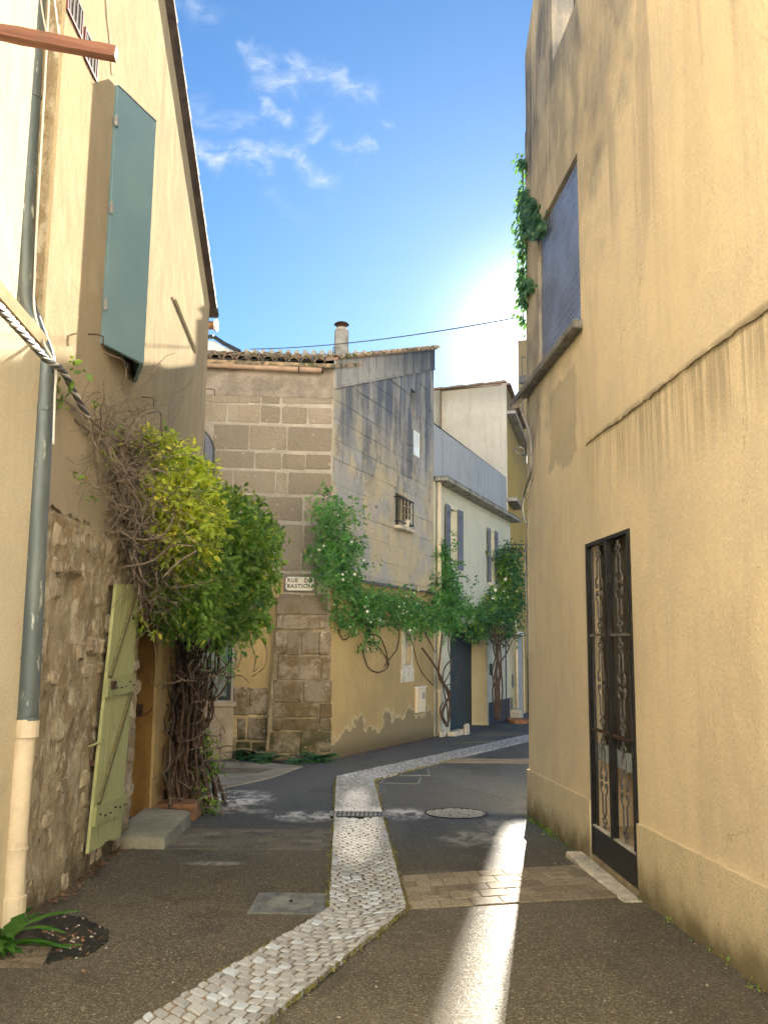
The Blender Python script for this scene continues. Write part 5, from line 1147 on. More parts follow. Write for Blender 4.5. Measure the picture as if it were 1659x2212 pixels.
cable('overhead_wire', [atd(540, 754, 17.0) * (1 - t) + atd(1127, 684, 11.0) * t - np.array([0, 0, .10 * 4 * t * (1 - t)]) for t in np.linspace(0, 1, 14)], .0085, M_CABD, 'thin black wire spanning the street from stone roof to ochre house', k=4)
# round vent and white gable bit behind the left house
p = atd(461, 703, 13.2); w_ = Matrix.Translation(p); e = empty('vent_pipe', w_, label='short clay vent pipe with white cap beside the left gable end', cat='vent pipe')
mb = MB(); mb.tube([(-.6, 0, 0), (.02, 0, 0)], .065, 12); mb.obj('pipe', M_TERRA, e, w_, smooth=True); mb = MB(); mb.tube([(.02, 0, 0), (.06, 0, 0)], .092, 14); mb.obj('cap', M_WHITE, e, w_)
P = [atd(u, v, 19.5) for u, v in ((440, 790), (520, 790), (515, 762), (481, 748), (462, 736), (440, 738))]; o = P[0]; w_ = Matrix.Translation(o)
e = empty('far_gable', w_, label='small white gable end with dark roof edge rising behind the clay tiles', cat='house'); mb = MB(); mb.prism([(q[0] - o[0], q[2] - o[2]) for q in P], 0, 3); mb.obj('gable_wall', M_WHITE, e, w_)
mb = MB()
P2 = [atd(u, v, 19.4) - o for u, v in ((440, 728), (462, 727), (484, 742), (520, 760))]
for q0, q1 in zip(P2[:-1], P2[1:]): mb.tube([q0, q1], .05, 6)
mb.obj('roof_edge', M_FRAME, e, w_)

# ------------------------------------------------------------------ cream terrace house further up
GH = empty('cream_terrace_house', G_.at(0), label='pale cream house with blue shutters, grey terrace wall and dark garage door', cat='house')
zc = 5.42
g0_, g1_ = G_.sz(972, 1400)[0], 4.95
gtop = (G_.sz(972, 1345)[1] + G_.sz(1050, 1352)[1]) / 2
def grect(u0, v0, u1, v1, F=G_):
    a, b = F.sz(u0, v0), F.sz(u1, v1); return a[0], b[0], b[1], a[1]
W1 = grect(969, 1103, 985, 1232); W2 = grect(1056, 1153, 1066, 1265)
W1 = (W1[0], W1[1] + .0, 3.45, 4.95); W2 = (W2[0], W2[1] + .0, 3.35, 4.85)
mb = MB(); wall(mb, [.02, GE + .35], lambda x: zc, -1.3, [(g0_, g1_, -1.0, gtop, .52), (W1[0], W1[1], W1[2], W1[3], .2), (W2[0], W2[1], W2[2], W2[3], .2)], 5.0, endl=False); mb.obj('wall', M_PCRM, GH, G_.at(0))
mb = MB(); mb.box(g0_ + .0, g0_ + .001, 0, .001, 0, .001) if False else mb.box(g0_ + .002, g1_ - .002, .47, .518, -1.0, gtop - .02); mb.obj('garage_door', M_GARAGE, GH, G_.at(0))
mb = MB(); mb.box(g1_ - .012, g1_ - .001, .003, .465, -.9, gtop - .002); mb.obj('garage_reveal', plaster('cream_yellow_reveal', (.60, .53, .34), (.55, .48, .31), (.3, .25, .15), grain=.3)[0].mat, GH, G_.at(0))
mb = MB(); mb.box(g0_ - .15, g1_ + .25, -.10, -.0005, gtop + .003, gtop + .38, bev=.01); mb.obj('garage_lintel', M_PCRM, GH, G_.at(0))
mb = MB(); mb.box(.02, GE - .0, .03, .4, zc + .12, 6.86); mb.obj('terrace_wall', M_PBLUE, GH, G_.at(0))
mb = MB(); mb.box(.0, GE + .45, -.36, .4, zc + .001, zc + .118, bev=.015); mb.obj('cornice', M_CONC, GH, G_.at(0))
mb = MB(); mb.tube([(.1, .15, 6.98), (GE - .1, .15, 6.94)], .018, 6)
for x in (.2, 2.2, 4.4, 6.6): mb.box(x - .01, x + .01, .14, .16, 6.8605, 6.96)
mb.obj('terrace_rail', M_IRON, GH, G_.at(0))
for x in (2.5, 6.0): mb = MB(); mb.box(x, x + .07, -.2, -.12, zc + .119, zc + .22); mb.obj('cornice_vent', M_CONC, GH, G_.at(0))
def french_window(H, openL, openR, lab=None):
    x0, x1, z0, z1 = H; mb = MB()
    mb.box(x0 - .09, x0, -.02, -.0005, z0 - .14, z1 + .10); mb.box(x1, x1 + .09, -.02, -.0005, z0 - .14, z1 + .10); mb.box(x0, x1, -.02, -.0005, z1, z1 + .10); mb.box(x0, x1, -.05, -.0005, z0 - .14, z0); mb.obj('window_surround', simple('cream_surround', (.62, .59, .47), .8), GH, G_.at(0))
    mb = MB(); f = .05; mb.box(x0, x0 + f, .14, .18, z0, z1); mb.box(x1 - f, x1, .14, .18, z0, z1); mb.box(x0 + f, x1 - f, .14, .18, z0, z0 + f); mb.box(x0 + f, x1 - f, .14, .18, z1 - f, z1); mb.box((x0 + x1) / 2 - .03, (x0 + x1) / 2 + .03, .139, .181, z0 + f, z1 - f)
    for q in (.33, .66): mb.box(x0 + f, x1 - f, .145, .175, z0 + (z1 - z0) * q - .015, z0 + (z1 - z0) * q + .015)
    wn = mb.obj('window', M_WHITE, GH, G_.at(0)); mb = MB(); mb.box(x0 + f, x1 - f, .158, .162, z0 + f, z1 - f); mb.obj('pane', M_GLASS, wn, G_.at(0))
    hw = (x1 - x0) * .62
    for side, (xh, angd) in enumerate(((x0 - .02, openL), (x1 + .02, openR))):
        sgn = -1 if side == 0 else 1; w_ = G_.at(xh, z0 - .04, .035) @ Matrix.Rotation(radians(angd) * -sgn, 4, 'Z')
        mb = MB(); mb.box(min(0, sgn * hw), max(0, sgn * hw), -.018, .0, 0, z1 - z0 + .08); s_ = mb.obj('shutter', M_BLSH, GH, w_)
        nb = 9; H_ = z1 - z0 + .08
        for i in range(nb): mb = MB(); mb.box(min(.006 * sgn, sgn * (hw - .006)), max(.006 * sgn, sgn * (hw - .006)), -.027, -.0185, H_ * i / nb + .006, H_ * (i + 1) / nb - .006); mb.obj('board', M_BLSH, s_, w_)
        mb = MB()
        for zz in (.18, H_ - .22): mb.box(min(0, sgn * hw * .9), max(0, sgn * hw * .9), -.034, -.0275, zz, zz + .03)
        mb.obj('hinge_straps', M_FRAME, s_, w_)
french_window(W1, 3, 3); french_window(W2, 5, 2)
# downpipes
def pipe_down(F, x, z0, z1, r, label, off=.09, joints=(.35, 1.5)):
    w_ = F.at(x, z0, off); e = empty('downpipe', w_, label=label, cat='downpipe'); H_ = z1 - z0; MB().tube([(0, 0, 0), (0, 0, H_)], r, 10).obj('pipe', M_PVC, e, w_, smooth=True)
    for j in joints: MB().tube([(0, 0, j), (0, 0, j + .06)], r * 1.25, 10).obj('collar', M_PVC, e, w_)
    return e
pipe_down(G_, .18, -.62, zc - .01, .055, 'cream plastic downpipe between the stone house and the garage', joints=(1.0, 2.6, 4.5))
mb = MB(); mb.box(.03, .40, -.20, -.13, -.72, -.50, bev=.02); mb.obj('pipe_footing', M_STONEW, GH, G_.at(0))
w_ = G_.at(.95, -.66, .30); e = empty('stone_planter', w_, label='low broken white stone kerb planter at the vine trunk by the garage', cat='planter'); mb = MB(); mb.box(-.55, .35, -.12, .08, -.1, .12, bev=.02); mb.obj('kerb', M_STONEW, e, w_); mb = MB(); mb.box(.12, .42, -.20, -.121, -.1, .25, bev=.03); mb.obj('corner_stone', M_STONEW, e, w_)
x_ = G_.sz(1057, 1466)[0]; mb = MB(); mb.box(x_ + .03, x_ + .18, -.05, -.0005, .62, .95); mb.obj('letter_box', M_FRAME, GH, G_.at(0))
mb = MB(); mb.box(g1_ + .12, GE + .3, -.015, -.0005, -1.2, -.15); mb.obj('dark_plinth', simple('dark_blue_plinth', (.035, .04, .065), .8), GH, G_.at(0))

# ------------------------------------------------------------------ white gable house behind, yellow house beyond
WH = empty('white_gable_house', W_.at(8), label='tall plain off-white gable wall rising behind the grey terrace wall', cat='house')
zW = 10.02
mb = MB(); wall(mb, [0, 8], lambda x: zW - (8 - x) * .012, 2.0, [], .06); mb.obj('wall', M_PWHT, WH, W_.at(0))
mb = MB(); mb.box(0, 7.42, .07, 3.5, 2.0, zW - .45); mb.obj('rear_mass', M_PWHT, WH, W_.at(0))
for i in range(11):
    x = 7.99 - i * .72; w_ = W_.at(x - .74, zW - (8 - x) * .012, .06); mb = MB(); mb.prism([(0, 0), (.74, .012), (.74, .075), (.70, .085), (.0, .045)], -.02, .5); mb.obj('ridge_tile', M_TILE2, WH, w_)
YH = empty('deep_yellow_house', Y_.at(0), label='deep yellow house with concrete balconies just left of the ochre house corner', cat='house')
YE = 6.15
yd0, yd1, = Y_.sz(1115, 1450)[0], Y_.sz(1131, 1450)[0]
ytop = Y_.sz(1116, 1372)[1]
mb = MB(); wall(mb, [0.02, YE], lambda x: 9.95, -1.4, [(yd0, yd1, -.99, ytop, .12)], 2.2, endl=False); mb.obj('wall', M_PYEL, YH, Y_.at(0))
za_ = Y_.sz(1102, 910)[1]; mb = MB(); mb.box(-.1, YE + .1, -.30, -.0005, za_ - .07, za_ + .03, bev=.01); mb.obj('cornice', M_CONP, YH, Y_.at(0))
zb1 = Y_.sz(1102, 1085)[1]; mb = MB(); mb.box(-.1, 1.9, -.34, -.0005, zb1 - .12, zb1, bev=.02); mb.obj('balcony_slab', M_CONP, YH, Y_.at(0))
mb = MB(); mb.box(8.5, 16.0, 0, .38, -1.4, 14.4); mb.box(YE + .001, 8.499, 0, 2.2, -1.4, 9.95); mb.obj('added_shade_wing', M_PYEL, YH, Y_.at(0))  # added out of view to narrow the streak of sun on the road
mb = MB(); mb.box(.02, YE + .05, -.14, .5, 9.951, 10.02); mb.obj('roof_edge', M_TILE2, YH, Y_.at(0))
mb = MB(); mb.box(yd0 + .01, yd1 - .01, .06, .11, -.98, ytop - .02); dd = mb.obj('door', M_DOORW, YH, Y_.at(0))
for q in (.33, .66): mb = MB(); x = yd0 + (yd1 - yd0) * q; mb.box(x - .008, x + .008, .055, .0595, -.95, ytop - .05); mb.obj('plank_joint', M_CABG, dd, Y_.at(0))
mb = MB(); mb.box(yd0 + .25, yd0 + .5, .052, .0595, .62, .92); mb.obj('letter_slot', M_CABG, dd, Y_.at(0))
mb = MB(); mb.box(yd0 - .14, yd0, -.02, -.0005, -1.2, ytop + .14); mb.box(yd1, yd1 + .14, -.02, -.0005, -1.2, ytop + .14); mb.box(yd0, yd1, -.02, -.0005, ytop, ytop + .14); mb.obj('door_surround', M_WHITE, YH, Y_.at(0))
mb = MB(); mb.box(.02, yd0 - .5, -.03, -.0005, -1.2, 1.75); mb.obj('street_render', plaster('cream_yellow_render', (.62, .52, .28), (.58, .48, .27), (.35, .3, .2), grain=.3)[0].mat, YH, Y_.at(0))
mb = MB(); mb.box(-.0, .9, -.34, -.031, -1.2, -.52, bev=.01); mb.obj('door_step', M_STONEW, YH, Y_.at(0))
pipe_down(Y_, max(.6, yd0 - .75), -.85, 2.6, .05, 'cream downpipe beside the pale far door', joints=(.8, 2.0))
mb = MB(); x_, z_ = Y_.sz(1105, 1470); mb.box(.35, .62, -.07, -.031, z_ - .2, z_ + .2); mb.obj('letter_box', M_FRAME, YH, Y_.at(0))
# iron arch with lace frieze over the passage
w_ = Matrix.Translation(G_.p(7.3, 0, .55)); A0 = atd(1090, 1176, 27.3); A1 = atd(1136, 1176, 27.3); o = np.array([A0[0], A0[1], gz(A0[1])]); w_ = Matrix.Translation(o)
AR = empty('iron_trellis_arch', w_, label='black wrought iron trellis with lace frieze carrying the white rose', cat='trellis')
mb = MB(); zt_ = A0[2] - o[2]; dx_ = A1[0] - A0[0]
for x in (0, dx_): mb.tube([(x, 0, 0), (x, 0, zt_)], .022, 5)
mb.obj('post', M_IRON, AR, w_); mb = MB(); mb.box(0, dx_, -.015, .015, zt_ - .02, zt_ + .02); mb.box(0, dx_, -.01, .01, zt_ - .24, zt_ - .22)
for i in range(6):
    c_ = dx_ * (i + .5) / 6; mb.tube([(c_ + .045 * cos(t), 0, zt_ - .10 + .09 * sin(t)) for t in np.linspace(pi, 2 * pi, 8)], .012, 4)
mb.obj('frieze', M_IRON, AR, w_)
# aerial post on the far roof
p = atd(1128, 812, 33.0); w_ = Matrix.Translation(p - np.array([0, 0, 1.5])); mb = MB(); mb.tube([(0, 0, 0), (0, 0, 2.3)], .025, 5); mb.tube([(0, 0, 2.25), (.25, 0, 2.25)], .02, 4); mb.box(-.1, .12, -.1, .1, 1.2, 1.5); mb.obj('roof_mast', M_CABD, None, w_, label='thin roof mast on the far yellow house next to the ochre corner', cat='mast')
# house closing the lane further on
BH = empty('lane_end_house', Matrix.Translation((9, 46, gz(46))), label='distant rendered house closing the lane behind the yellow house', cat='house')
GAPZ = 12.2
mb = MB(); mb.box(-7, 12, 0, 8, -1, GAPZ + 1.3); mb.obj('wall', M_PWHT, BH, Matrix.Translation((9, 46, gz(46)))); mb = MB(); mb.prism([(-7.2, GAPZ + 1.3), (12.2, GAPZ + 1.3), (12.2, GAPZ + 1.5), (-7.2, GAPZ + 1.5)], -.3, 8.3); mb.obj('roof', M_TILE2, BH, Matrix.Translation((9, 46, gz(46))))
# pale house and paving added out of view to bounce sunlight forward
w_ = Matrix.Translation((0, -6.5, gz(-6.5))); QH = empty('bounce_facade', w_, label='tall sunlit pale cream facade across the square behind the viewer', cat='house')  # unseen facade, added only to bounce sunlight forward
mb = MB(); mb.box(-24, 24, -6, 0, -1, 18); mb.obj('wall', plaster('pale_bounce_render', (.82, .82, .80), (.79, .79, .77), (.6, .5, .35), stain_amt=.2)[0].mat, QH, w_)
for i in range(8):
    for z in (1.0, 4.8, 8.6, 12.2): x = -18.5 + i * 5; mb = MB(); mb.box(x - .5, x + .5, .001, .05, z, z + 1.7); mb.obj('shutter', M_BLSH, QH, w_)
gslab([(-22, -6.5), (22, -6.5), (22, -.5), (-22, -.5)], .002, .006).obj('bounce_paving', simple('pale_bounce_paving', (.46, .46, .44), .9, var=.15, vs=2, bump=.3), kind='structure')  # added pale ground that reflects sunlight back up the street

# ------------------------------------------------------------------ plants
def unit(v): return v / (np.linalg.norm(v, axis=-1, keepdims=True) + 1e-9)
LEAF_V = np.array([(0, 0, 0), (.28, .24, -.03), (.62, .22, -.05), (1, 0, -.10), (.62, -.22, -.05), (.28, -.24, -.03), (.45, 0, .04)])
LEAF_F = [(0, 1, 6), (1, 2, 6), (2, 3, 6), (3, 4, 6), (4, 5, 6), (5, 0, 6)]
LEAF4_V = np.array([(0, 0, 0), (.45, .26, -.02), (1, 0, -.06), (.45, -.26, -.02)]); LEAF4_F = [(0, 1, 2), (0, 2, 3)]
def leaf_mats(P, D, Nn, S):
    D = unit(D); Nn = unit(Nn - D * (Nn * D).sum(1, keepdims=True)); B = np.cross(Nn, D); return np.stack([D, B, Nn], 2) * S[:, None, None]
def scatter(name, P, D, Nn, S, TV, TF, mat, parent=None, world=I4, **k):
    R3 = leaf_mats(P, D, Nn, S); V = np.einsum('nij,vj->nvi', R3, TV) + P[:, None, :]
    off = np.array(world.to_translation()); V = V - off
    n, nv = len(P), len(TV); V = V.reshape(-1, 3); F = (np.array(TF)[None] + (np.arange(n) * nv)[:, None, None]).reshape(-1, 3)
    me = bpy.data.meshes.new(name); me.vertices.add(len(V)); me.vertices.foreach_set('co', V.ravel().astype(np.float32)); me.loops.add(F.size); me.loops.foreach_set('vertex_index', F.ravel().astype(np.int32))
    me.polygons.add(len(F)); me.polygons.foreach_set('loop_start', (np.arange(len(F)) * 3).astype(np.int32)); me.polygons.foreach_set('loop_total', np.full(len(F), 3, np.int32)); me.materials.append(mat); me.update(calc_edges=True)
    return props(link(bpy.data.objects.new(name, me), parent, world), **k)
def sprig_cloud(centres, radii, n_sprigs, leaves_per, spread, seed, droop=.3, shell=.55, ragged=.18):
    """sprigs start inside ellipsoids, leaves sit along each drooping sprig"""
    r = np.random.default_rng(seed); C_ = np.array(centres); Rr = np.array(radii); vol = Rr.prod(1) ** (2 / 3); idx = r.choice(len(C_), n_sprigs, p=vol / vol.sum())
    d = unit(r.normal(size=(n_sprigs, 3))); rad = shell + (1 - shell) * r.random(n_sprigs) ** .6; rad = rad * (1 + ragged * np.sin(d[:, 0] * 5 + idx) * np.cos(d[:, 2] * 6 + 2 * idx) + ragged * .8 * np.sin(d[:, 1] * 9 + d[:, 2] * 8)); base = C_[idx] + d * Rr[idx] * rad[:, None]
    dirs = unit(d + r.normal(size=(n_sprigs, 3)) * .6 + np.array([0, 0, -droop])); P, D, Nn = [], [], []
    for j in range(leaves_per):
        t = (j + .5) / leaves_per; p = base + dirs * spread * t + np.array([0, 0, -.25 * spread * t * t]) + r.normal(size=base.shape) * spread * .06
        P.append(p); D.append(unit(dirs + r.normal(size=base.shape) * .9 + np.array([0, 0, -.2]))); Nn.append(unit(r.normal(size=base.shape) * .8 + np.array([0, -.3, .8])))
    return np.concatenate(P), np.concatenate(D), np.concatenate(Nn)
def wander(start, d, length, steps, wob, grav, r_, att=None):
    p = np.array(start, float); d = unit(np.array(d, float)); out = [p.copy()]; bend = r_.normal(size=3) * wob * .6
    for i in range(steps):
        d = unit(d + r_.normal(size=3) * wob + bend * .35 + np.array([0, 0, -grav])); p = p + d * length / steps; out.append(p.copy())
    return out

# -- big honeysuckle on the left house
base = np.array([-2.12, 10.0, gz(10.0)]); wv = Matrix.Translation(base)
VN = empty('climbing_vine', wv, label='big tangled climbing plant over the green door, bare twigs left and yellow-green leaves right', cat='climbing plant')
def A(u, v, d): return atd(u, v, d)
r_ = np.random.default_rng(3)
# trunk bundle
mb = MB()
for i in range(85):
    t0 = r_.uniform(0, 1); pts = []; x0 = r_.normal(0, .12); y0 = r_.normal(0, .22); ph = r_.uniform(0, 6.28); w0 = r_.uniform(.04, .12); H_ = r_.uniform(1.4, 2.5)
    for j in range(15):
        t = j / 14; spread = .85 + .5 * abs(t - .45)
        pts.append(np.array([-.03 + x0 * spread + w0 * sin(ph + t * r_.uniform(5, 7)) - .04 * t, .05 + y0 * spread + w0 * 1.6 * cos(ph * 1.3 + t * 6) + .15 * t, -.02 + t * H_]))
    mb.tube(pts, list(np.linspace(r_.uniform(.010, .028), r_.uniform(.005, .012), 15)), 5)
mb.obj('trunk', M_BARK, VN, wv, smooth=True)
mb = MB()   # loose loops of the trunk
for i in range(150):
    s = base + np.array([r_.normal(0, .2), r_.normal(.0, .33), r_.uniform(.1, 2.1)]); mb.tube([p - base for p in wander(s, r_.normal(size=3) * [1, .8, .7], r_.uniform(.3, .8), 9, .45, -.02, r_)], [.006] * 9 + [.003], 4)
mb.obj('dead_stems', M_TWIG, VN, wv, kind='stuff')
# thick twig tangle along the wall
mb = MB()
zones = [((190, 890), 6.7, .5, 50), ((225, 960), 7.1, .7, 90), ((250, 1060), 7.4, .8, 190), ((285, 1150), 7.7, .8, 210), ((310, 1220), 8.0, .65, 150), ((345, 1190), 8.3, .6, 60), ((260, 1000), 7.3, .6, 80), ((165, 980), 6.6, .55, 45), ((320, 1040), 8.0, .6, 60)]
for (u, v), d, ln_, n in zones:
    for i in range(n):
        p = A(u + r_.normal(0, 34), v + r_.normal(0, 42), d + r_.normal(0, .35)); p[0] = max(p[0], L_.p(0, 0)[0] + .03)
        a = r_.uniform(0, 6.28); dr_ = np.array([r_.normal(0, .5) + .1, r_.normal(0, .9), r_.normal(0, .6) - .1])
        pts = wander(p, dr_, ln_ * r_.uniform(.4, 1.1), 9, .26, .05, r_)
        for q in pts: q[0] = max(q[0], -2.30)
        rr = r_.choice([.0022, .003, .004, .007], p=[.5, .32, .14, .04]); mb.tube([q - base for q in pts], [rr] * 8 + [rr * .7, rr * .4], 3, cap=False)
mb.obj('bare_twigs', M_TWIG, VN, wv, kind='stuff')
for P_ in ([(265, 1225, 7.2), (330, 1212, 7.3), (370, 1180, 7.45), (420, 1180, 7.6)], [(350, 1250, 7.3), (385, 1215, 7.4), (400, 1205, 7.5), (425, 1190, 7.6)], [(255, 1145, 7.0), (300, 1165, 7.1), (350, 1158, 7.3), (375, 1120, 7.4), (378, 1090, 7.5)], [(160, 905, 6.2), (200, 935, 6.5), (250, 950, 7), (300, 1000, 7.5)], [(160, 845, 5.95), (185, 890, 6.3), (225, 930, 6.7), (290, 960, 7.3), (350, 985, 7.9)], [(258, 935, 6.8), (290, 940, 7.1), (330, 960, 7.6), (360, 990, 8.0)], [(270, 960, 6.9), (300, 905, 7.1), (345, 890, 7.5), (350, 930, 7.6), (360, 980, 7.8)]):
    MB().tube([np.array(q) - base for q in smooth_pts([A(*q) for q in P_], 7)], .0085, 5).obj('branch', M_TWIG, VN, wv, smooth=True)
# foliage clouds: (u, v, depth, ru px, rv px, rd m)
def cloud(lst): return [A(u, v, d) for u, v, d, *_ in lst], [(ru * d / F_PX, rd, rv * d / F_PX) for u, v, d, ru, rv, rd in lst]
yel = [(350, 985, 7.9, 50, 40, .35), (400, 1020, 8.1, 52, 45, .4), (375, 1075, 7.7, 48, 50, .4), (430, 1080, 8.3, 45, 50, .4), (400, 1130, 7.8, 50, 40, .35), (330, 975, 8.0, 30, 20, .25), (310, 950, 7.6, 20, 14, .2), (445, 1130, 8.6, 30, 40, .35), (370, 1180, 7.8, 30, 30, .3), (420, 1190, 8.2, 40, 35, .3)]
mid = [(420, 1220, 8.6, 55, 50, .45), (390, 1270, 8.3, 55, 45, .4), (430, 1320, 8.6, 50, 40, .35), (370, 1320, 8.7, 30, 35, .25), (455, 1250, 9.3, 45, 55, .45)]
grn = [(500, 1115, 10.2, 55, 50, .55), (550, 1160, 10.6, 50, 52, .55), (500, 1200, 10.2, 62, 62, .6), (556, 1230, 10.6, 38, 50, .5), (502, 1280, 10.2, 56, 52, .55), (532, 1320, 10.4, 38, 38, .45), (480, 1340, 9.9, 40, 40, .4), (470, 1150, 9.8, 40, 45, .4), (568, 1190, 10.8, 24, 42, .4)]
SMALL = []
def foliage(lst, n, per, size, mat, seed, name, spread=.16, parts=0, clipx=-2.28, droop=.3, shell=.45, TV=LEAF_V, TF=LEAF_F, parent=None, world=None):
    c, r = cloud(lst); P, D, Nn = sprig_cloud(c, r, n, per, spread, seed, droop, shell); k = P[:, 0] > clipx; P, D, Nn = P[k], D[k], Nn[k]
    S = np.random.default_rng(seed + 5).uniform(.45, 1.35, len(P)) * size; par = parent or VN; wo = world or wv
    if parts:
        o = np.argsort(P[:, 1] - .8 * S * 10)[:parts * 3]; o = np.random.default_rng(1).permutation(o)[:parts]; M3 = leaf_mats(P[o], D[o], Nn[o], S[o])
        mb = MB(); mb.add(TV, TF); me = mb.mesh('leaf', mat)
        for i, q in enumerate(o):
            mm = Matrix([list(M3[i][0]) + [P[q][0]], list(M3[i][1]) + [P[q][1]], list(M3[i][2]) + [P[q][2]], [0, 0, 0, 1]]); inst('leaf', me, par, mm)
        keep = np.ones(len(P), bool); keep[o] = False; P, D, Nn, S = P[keep], D[keep], Nn[keep], S[keep]
    return scatter(name, P, D, Nn, S, TV, TF, mat, par, wo, kind='stuff')
foliage(yel, 620, 9, .062, M_LEAFY, 21, 'sunlit_leaves', parts=200); foliage(mid, 470, 9, .062, M_LEAFG, 22, 'shaded_leaves', parts=100)  # sunlit look of the yellow leaves comes from their colour, the spot is shaded
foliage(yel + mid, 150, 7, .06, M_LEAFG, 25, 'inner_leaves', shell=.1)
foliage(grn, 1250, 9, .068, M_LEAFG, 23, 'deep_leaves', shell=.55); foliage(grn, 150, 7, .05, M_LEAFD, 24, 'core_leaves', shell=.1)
lone = [(150, 800, 5.6, 26, 12, .12), (130, 875, 5.9, 18, 10, .1), (155, 815, 5.7, 14, 10, .1), (215, 870, 6.4, 16, 10, .1), (135, 1015, 6.1, 14, 8, .1), (168, 1100, 6.4, 12, 40, .1), (245, 945, 7, 26, 12, .15), (220, 975, 6.8, 20, 12, .15), (175, 1010, 6.6, 12, 12, .1), (310, 1330, 8.0, 30, 40, .2), (400, 1350, 9.0, 50, 25, .3), (290, 1340, 7.9, 12, 20, .1)]
foliage(lone, 46, 5, .06, M_LEAFG, 31, 'scattered_leaves', spread=.10, shell=.1); foliage(lone[3:10], 16, 3, .06, M_LEAFY, 32, 'scattered_yellow_leaves', spread=.1, shell=.1)
foot = [(440, 1600, 10.3, 22, 45, .2), (450, 1690, 10.0, 16, 40, .15), (445, 1740, 9.8, 22, 18, .15), (430, 1650, 10.2, 20, 40, .2), (460, 1640, 10.4, 16, 20, .15)]
foliage(foot, 90, 8, .055, M_LEAFG, 33, 'foot_leaves', shell=.1, droop=.8); foliage([(500, 1420, 11.5, 20, 60, .2), (470, 1430, 11.2, 25, 40, .2), (555, 1345, 11.5, 30, 25, .2), (525, 1380, 11.5, 16, 40, .15)], 60, 7, .05, M_LEAFJ, 34, 'hanging_leaves', shell=.1, droop=1.2)
# yellowish buds on the green crown
foliage([(520, 1120, 10.0, 60, 45, .5), (575, 1180, 10.3, 35, 50, .4)], 26, 3, .05, M_LEAFY, 35, 'pale_buds', shell=.9, spread=.05)
# hanging single stems in front of the window
mb = MB()
for P_ in ([(535, 1370, 11), (552, 1420, 11), (548, 1450, 11), (560, 1440, 11)], [(545, 1350, 11), (575, 1400, 11), (572, 1440, 11), (545, 1462, 11)], [(470, 1400, 10.8), (478, 1450, 10.8), (468, 1500, 10.8)], [(505, 1380, 10.8), (512, 1440, 10.8)], [(440, 1380, 10.5), (450, 1450, 10.5), (443, 1520, 10.5)]):
    mb.tube([np.array(q) - base for q in smooth_pts([A(*q) for q in P_], 6)], .006, 4)
mb.obj('hanging_stems', M_TWIG, VN, wv, smooth=True)

# -- jasmine on the stone house
bj = SR.p(5.0, gz(20.5)); wj = Matrix.Translation(bj); JV = empty('climbing_jasmine', G_.at(0.9, gz(22), .3), label='jasmine garland with small white flowers hanging along the ledge of the stone house', cat='climbing plant')
WM[JV.name] = G_.at(0.9, gz(22), .3)
def path_cloud(pts, n, off, F, seed, size, mat, name, parent, per=7, spread=.2, droop=.6):
    r2_ = np.random.default_rng(seed); P, D, Nn = [], [], []
    wts = np.array([p[2] * p[3] for p in pts], float); idx = r2_.choice(len(pts), n, p=wts / wts.sum())
    for i in idx:
        u, v, ru, rv = pts[i]; g = r2_.normal(size=2) * .5; Fm = F(u) if callable(F) else F; ss, zz = Fm.sz(u + g[0] * ru, v + g[1] * rv, off); o = abs(r2_.normal(0, .16)) + .03; b = Fm.p(ss, zz, o)
        out = np.array([Fm.n[0], Fm.n[1], 0]); d = unit(out * abs(r2_.normal(.4, .5)) + r2_.normal(size=3) * .7 + np.array([0, 0, -droop]))
        for j in range(per): t = (j + .5) / per; P.append(b + d * spread * t + r2_.normal(size=3) * spread * .12 - np.array([0, 0, .3 * spread * t * t])); D.append(d + r2_.normal(size=3) * .8); Nn.append(out * .5 + np.array([0, 0, .7]) + r2_.normal(size=3) * .6)
    P, D, Nn = np.array(P), np.array(D), np.array(Nn); S = r2_.uniform(.6, 1.3, len(P)) * size
    scatter(name, P, D, Nn, S, LEAF4_V, LEAF4_F, mat, parent, WM[parent.name] if False else I4, kind='stuff'); return P
pj = [(700, 1090, 22, 30), (712, 1130, 30, 28), (705, 1170, 32, 30), (700, 1210, 35, 28), (725, 1190, 34, 30), (735, 1230, 32, 25), (740, 1265, 35, 26), (775, 1290, 40, 34), (770, 1330, 34, 34), (800, 1320, 32, 34), (820, 1295, 40, 26), (860, 1300, 40, 28), (850, 1340, 28, 18), (895, 1315, 40, 32), (925, 1330, 28, 32), (740, 1340, 16, 22), (785, 1375, 12, 22), (712, 1290, 16, 25), (718, 1330, 14, 14), (660, 1185, 14, 14), (893, 1350, 20, 20)]
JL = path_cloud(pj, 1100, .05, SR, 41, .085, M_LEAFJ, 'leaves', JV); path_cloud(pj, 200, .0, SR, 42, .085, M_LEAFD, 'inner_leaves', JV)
path_cloud([(690, 1110, 30, 40), (672, 1095, 14, 8), (668, 1240, 10, 14), (690, 1240, 20, 30), (760, 1100, 14, 30), (762, 1180, 14, 30)], 130, .05, SR, 43, .075, M_LEAFJ, 'loose_leaves', JV, spread=.25)
mb = MB(); 
for P_ in ([(845, 1340), (885, 1375), (905, 1440), (935, 1480)], [(780, 1390), (795, 1440), (820, 1452), (840, 1435), (820, 1400), (795, 1385)], [(850, 1345), (862, 1365), (858, 1400), (845, 1420), (830, 1440)], [(730, 1360), (742, 1382), (755, 1375)], [(800, 1370), (820, 1375), (835, 1410), (838, 1440)], [(905, 1340), (925, 1380), (940, 1410)]):
    mb.tube(smooth_pts([SR.p(*SR.sz(u, v, .05), .05) for u, v in P_], 6), .011, 4)
mb.obj('stems', M_BARK, JV, smooth=True)
fm_ = MB()
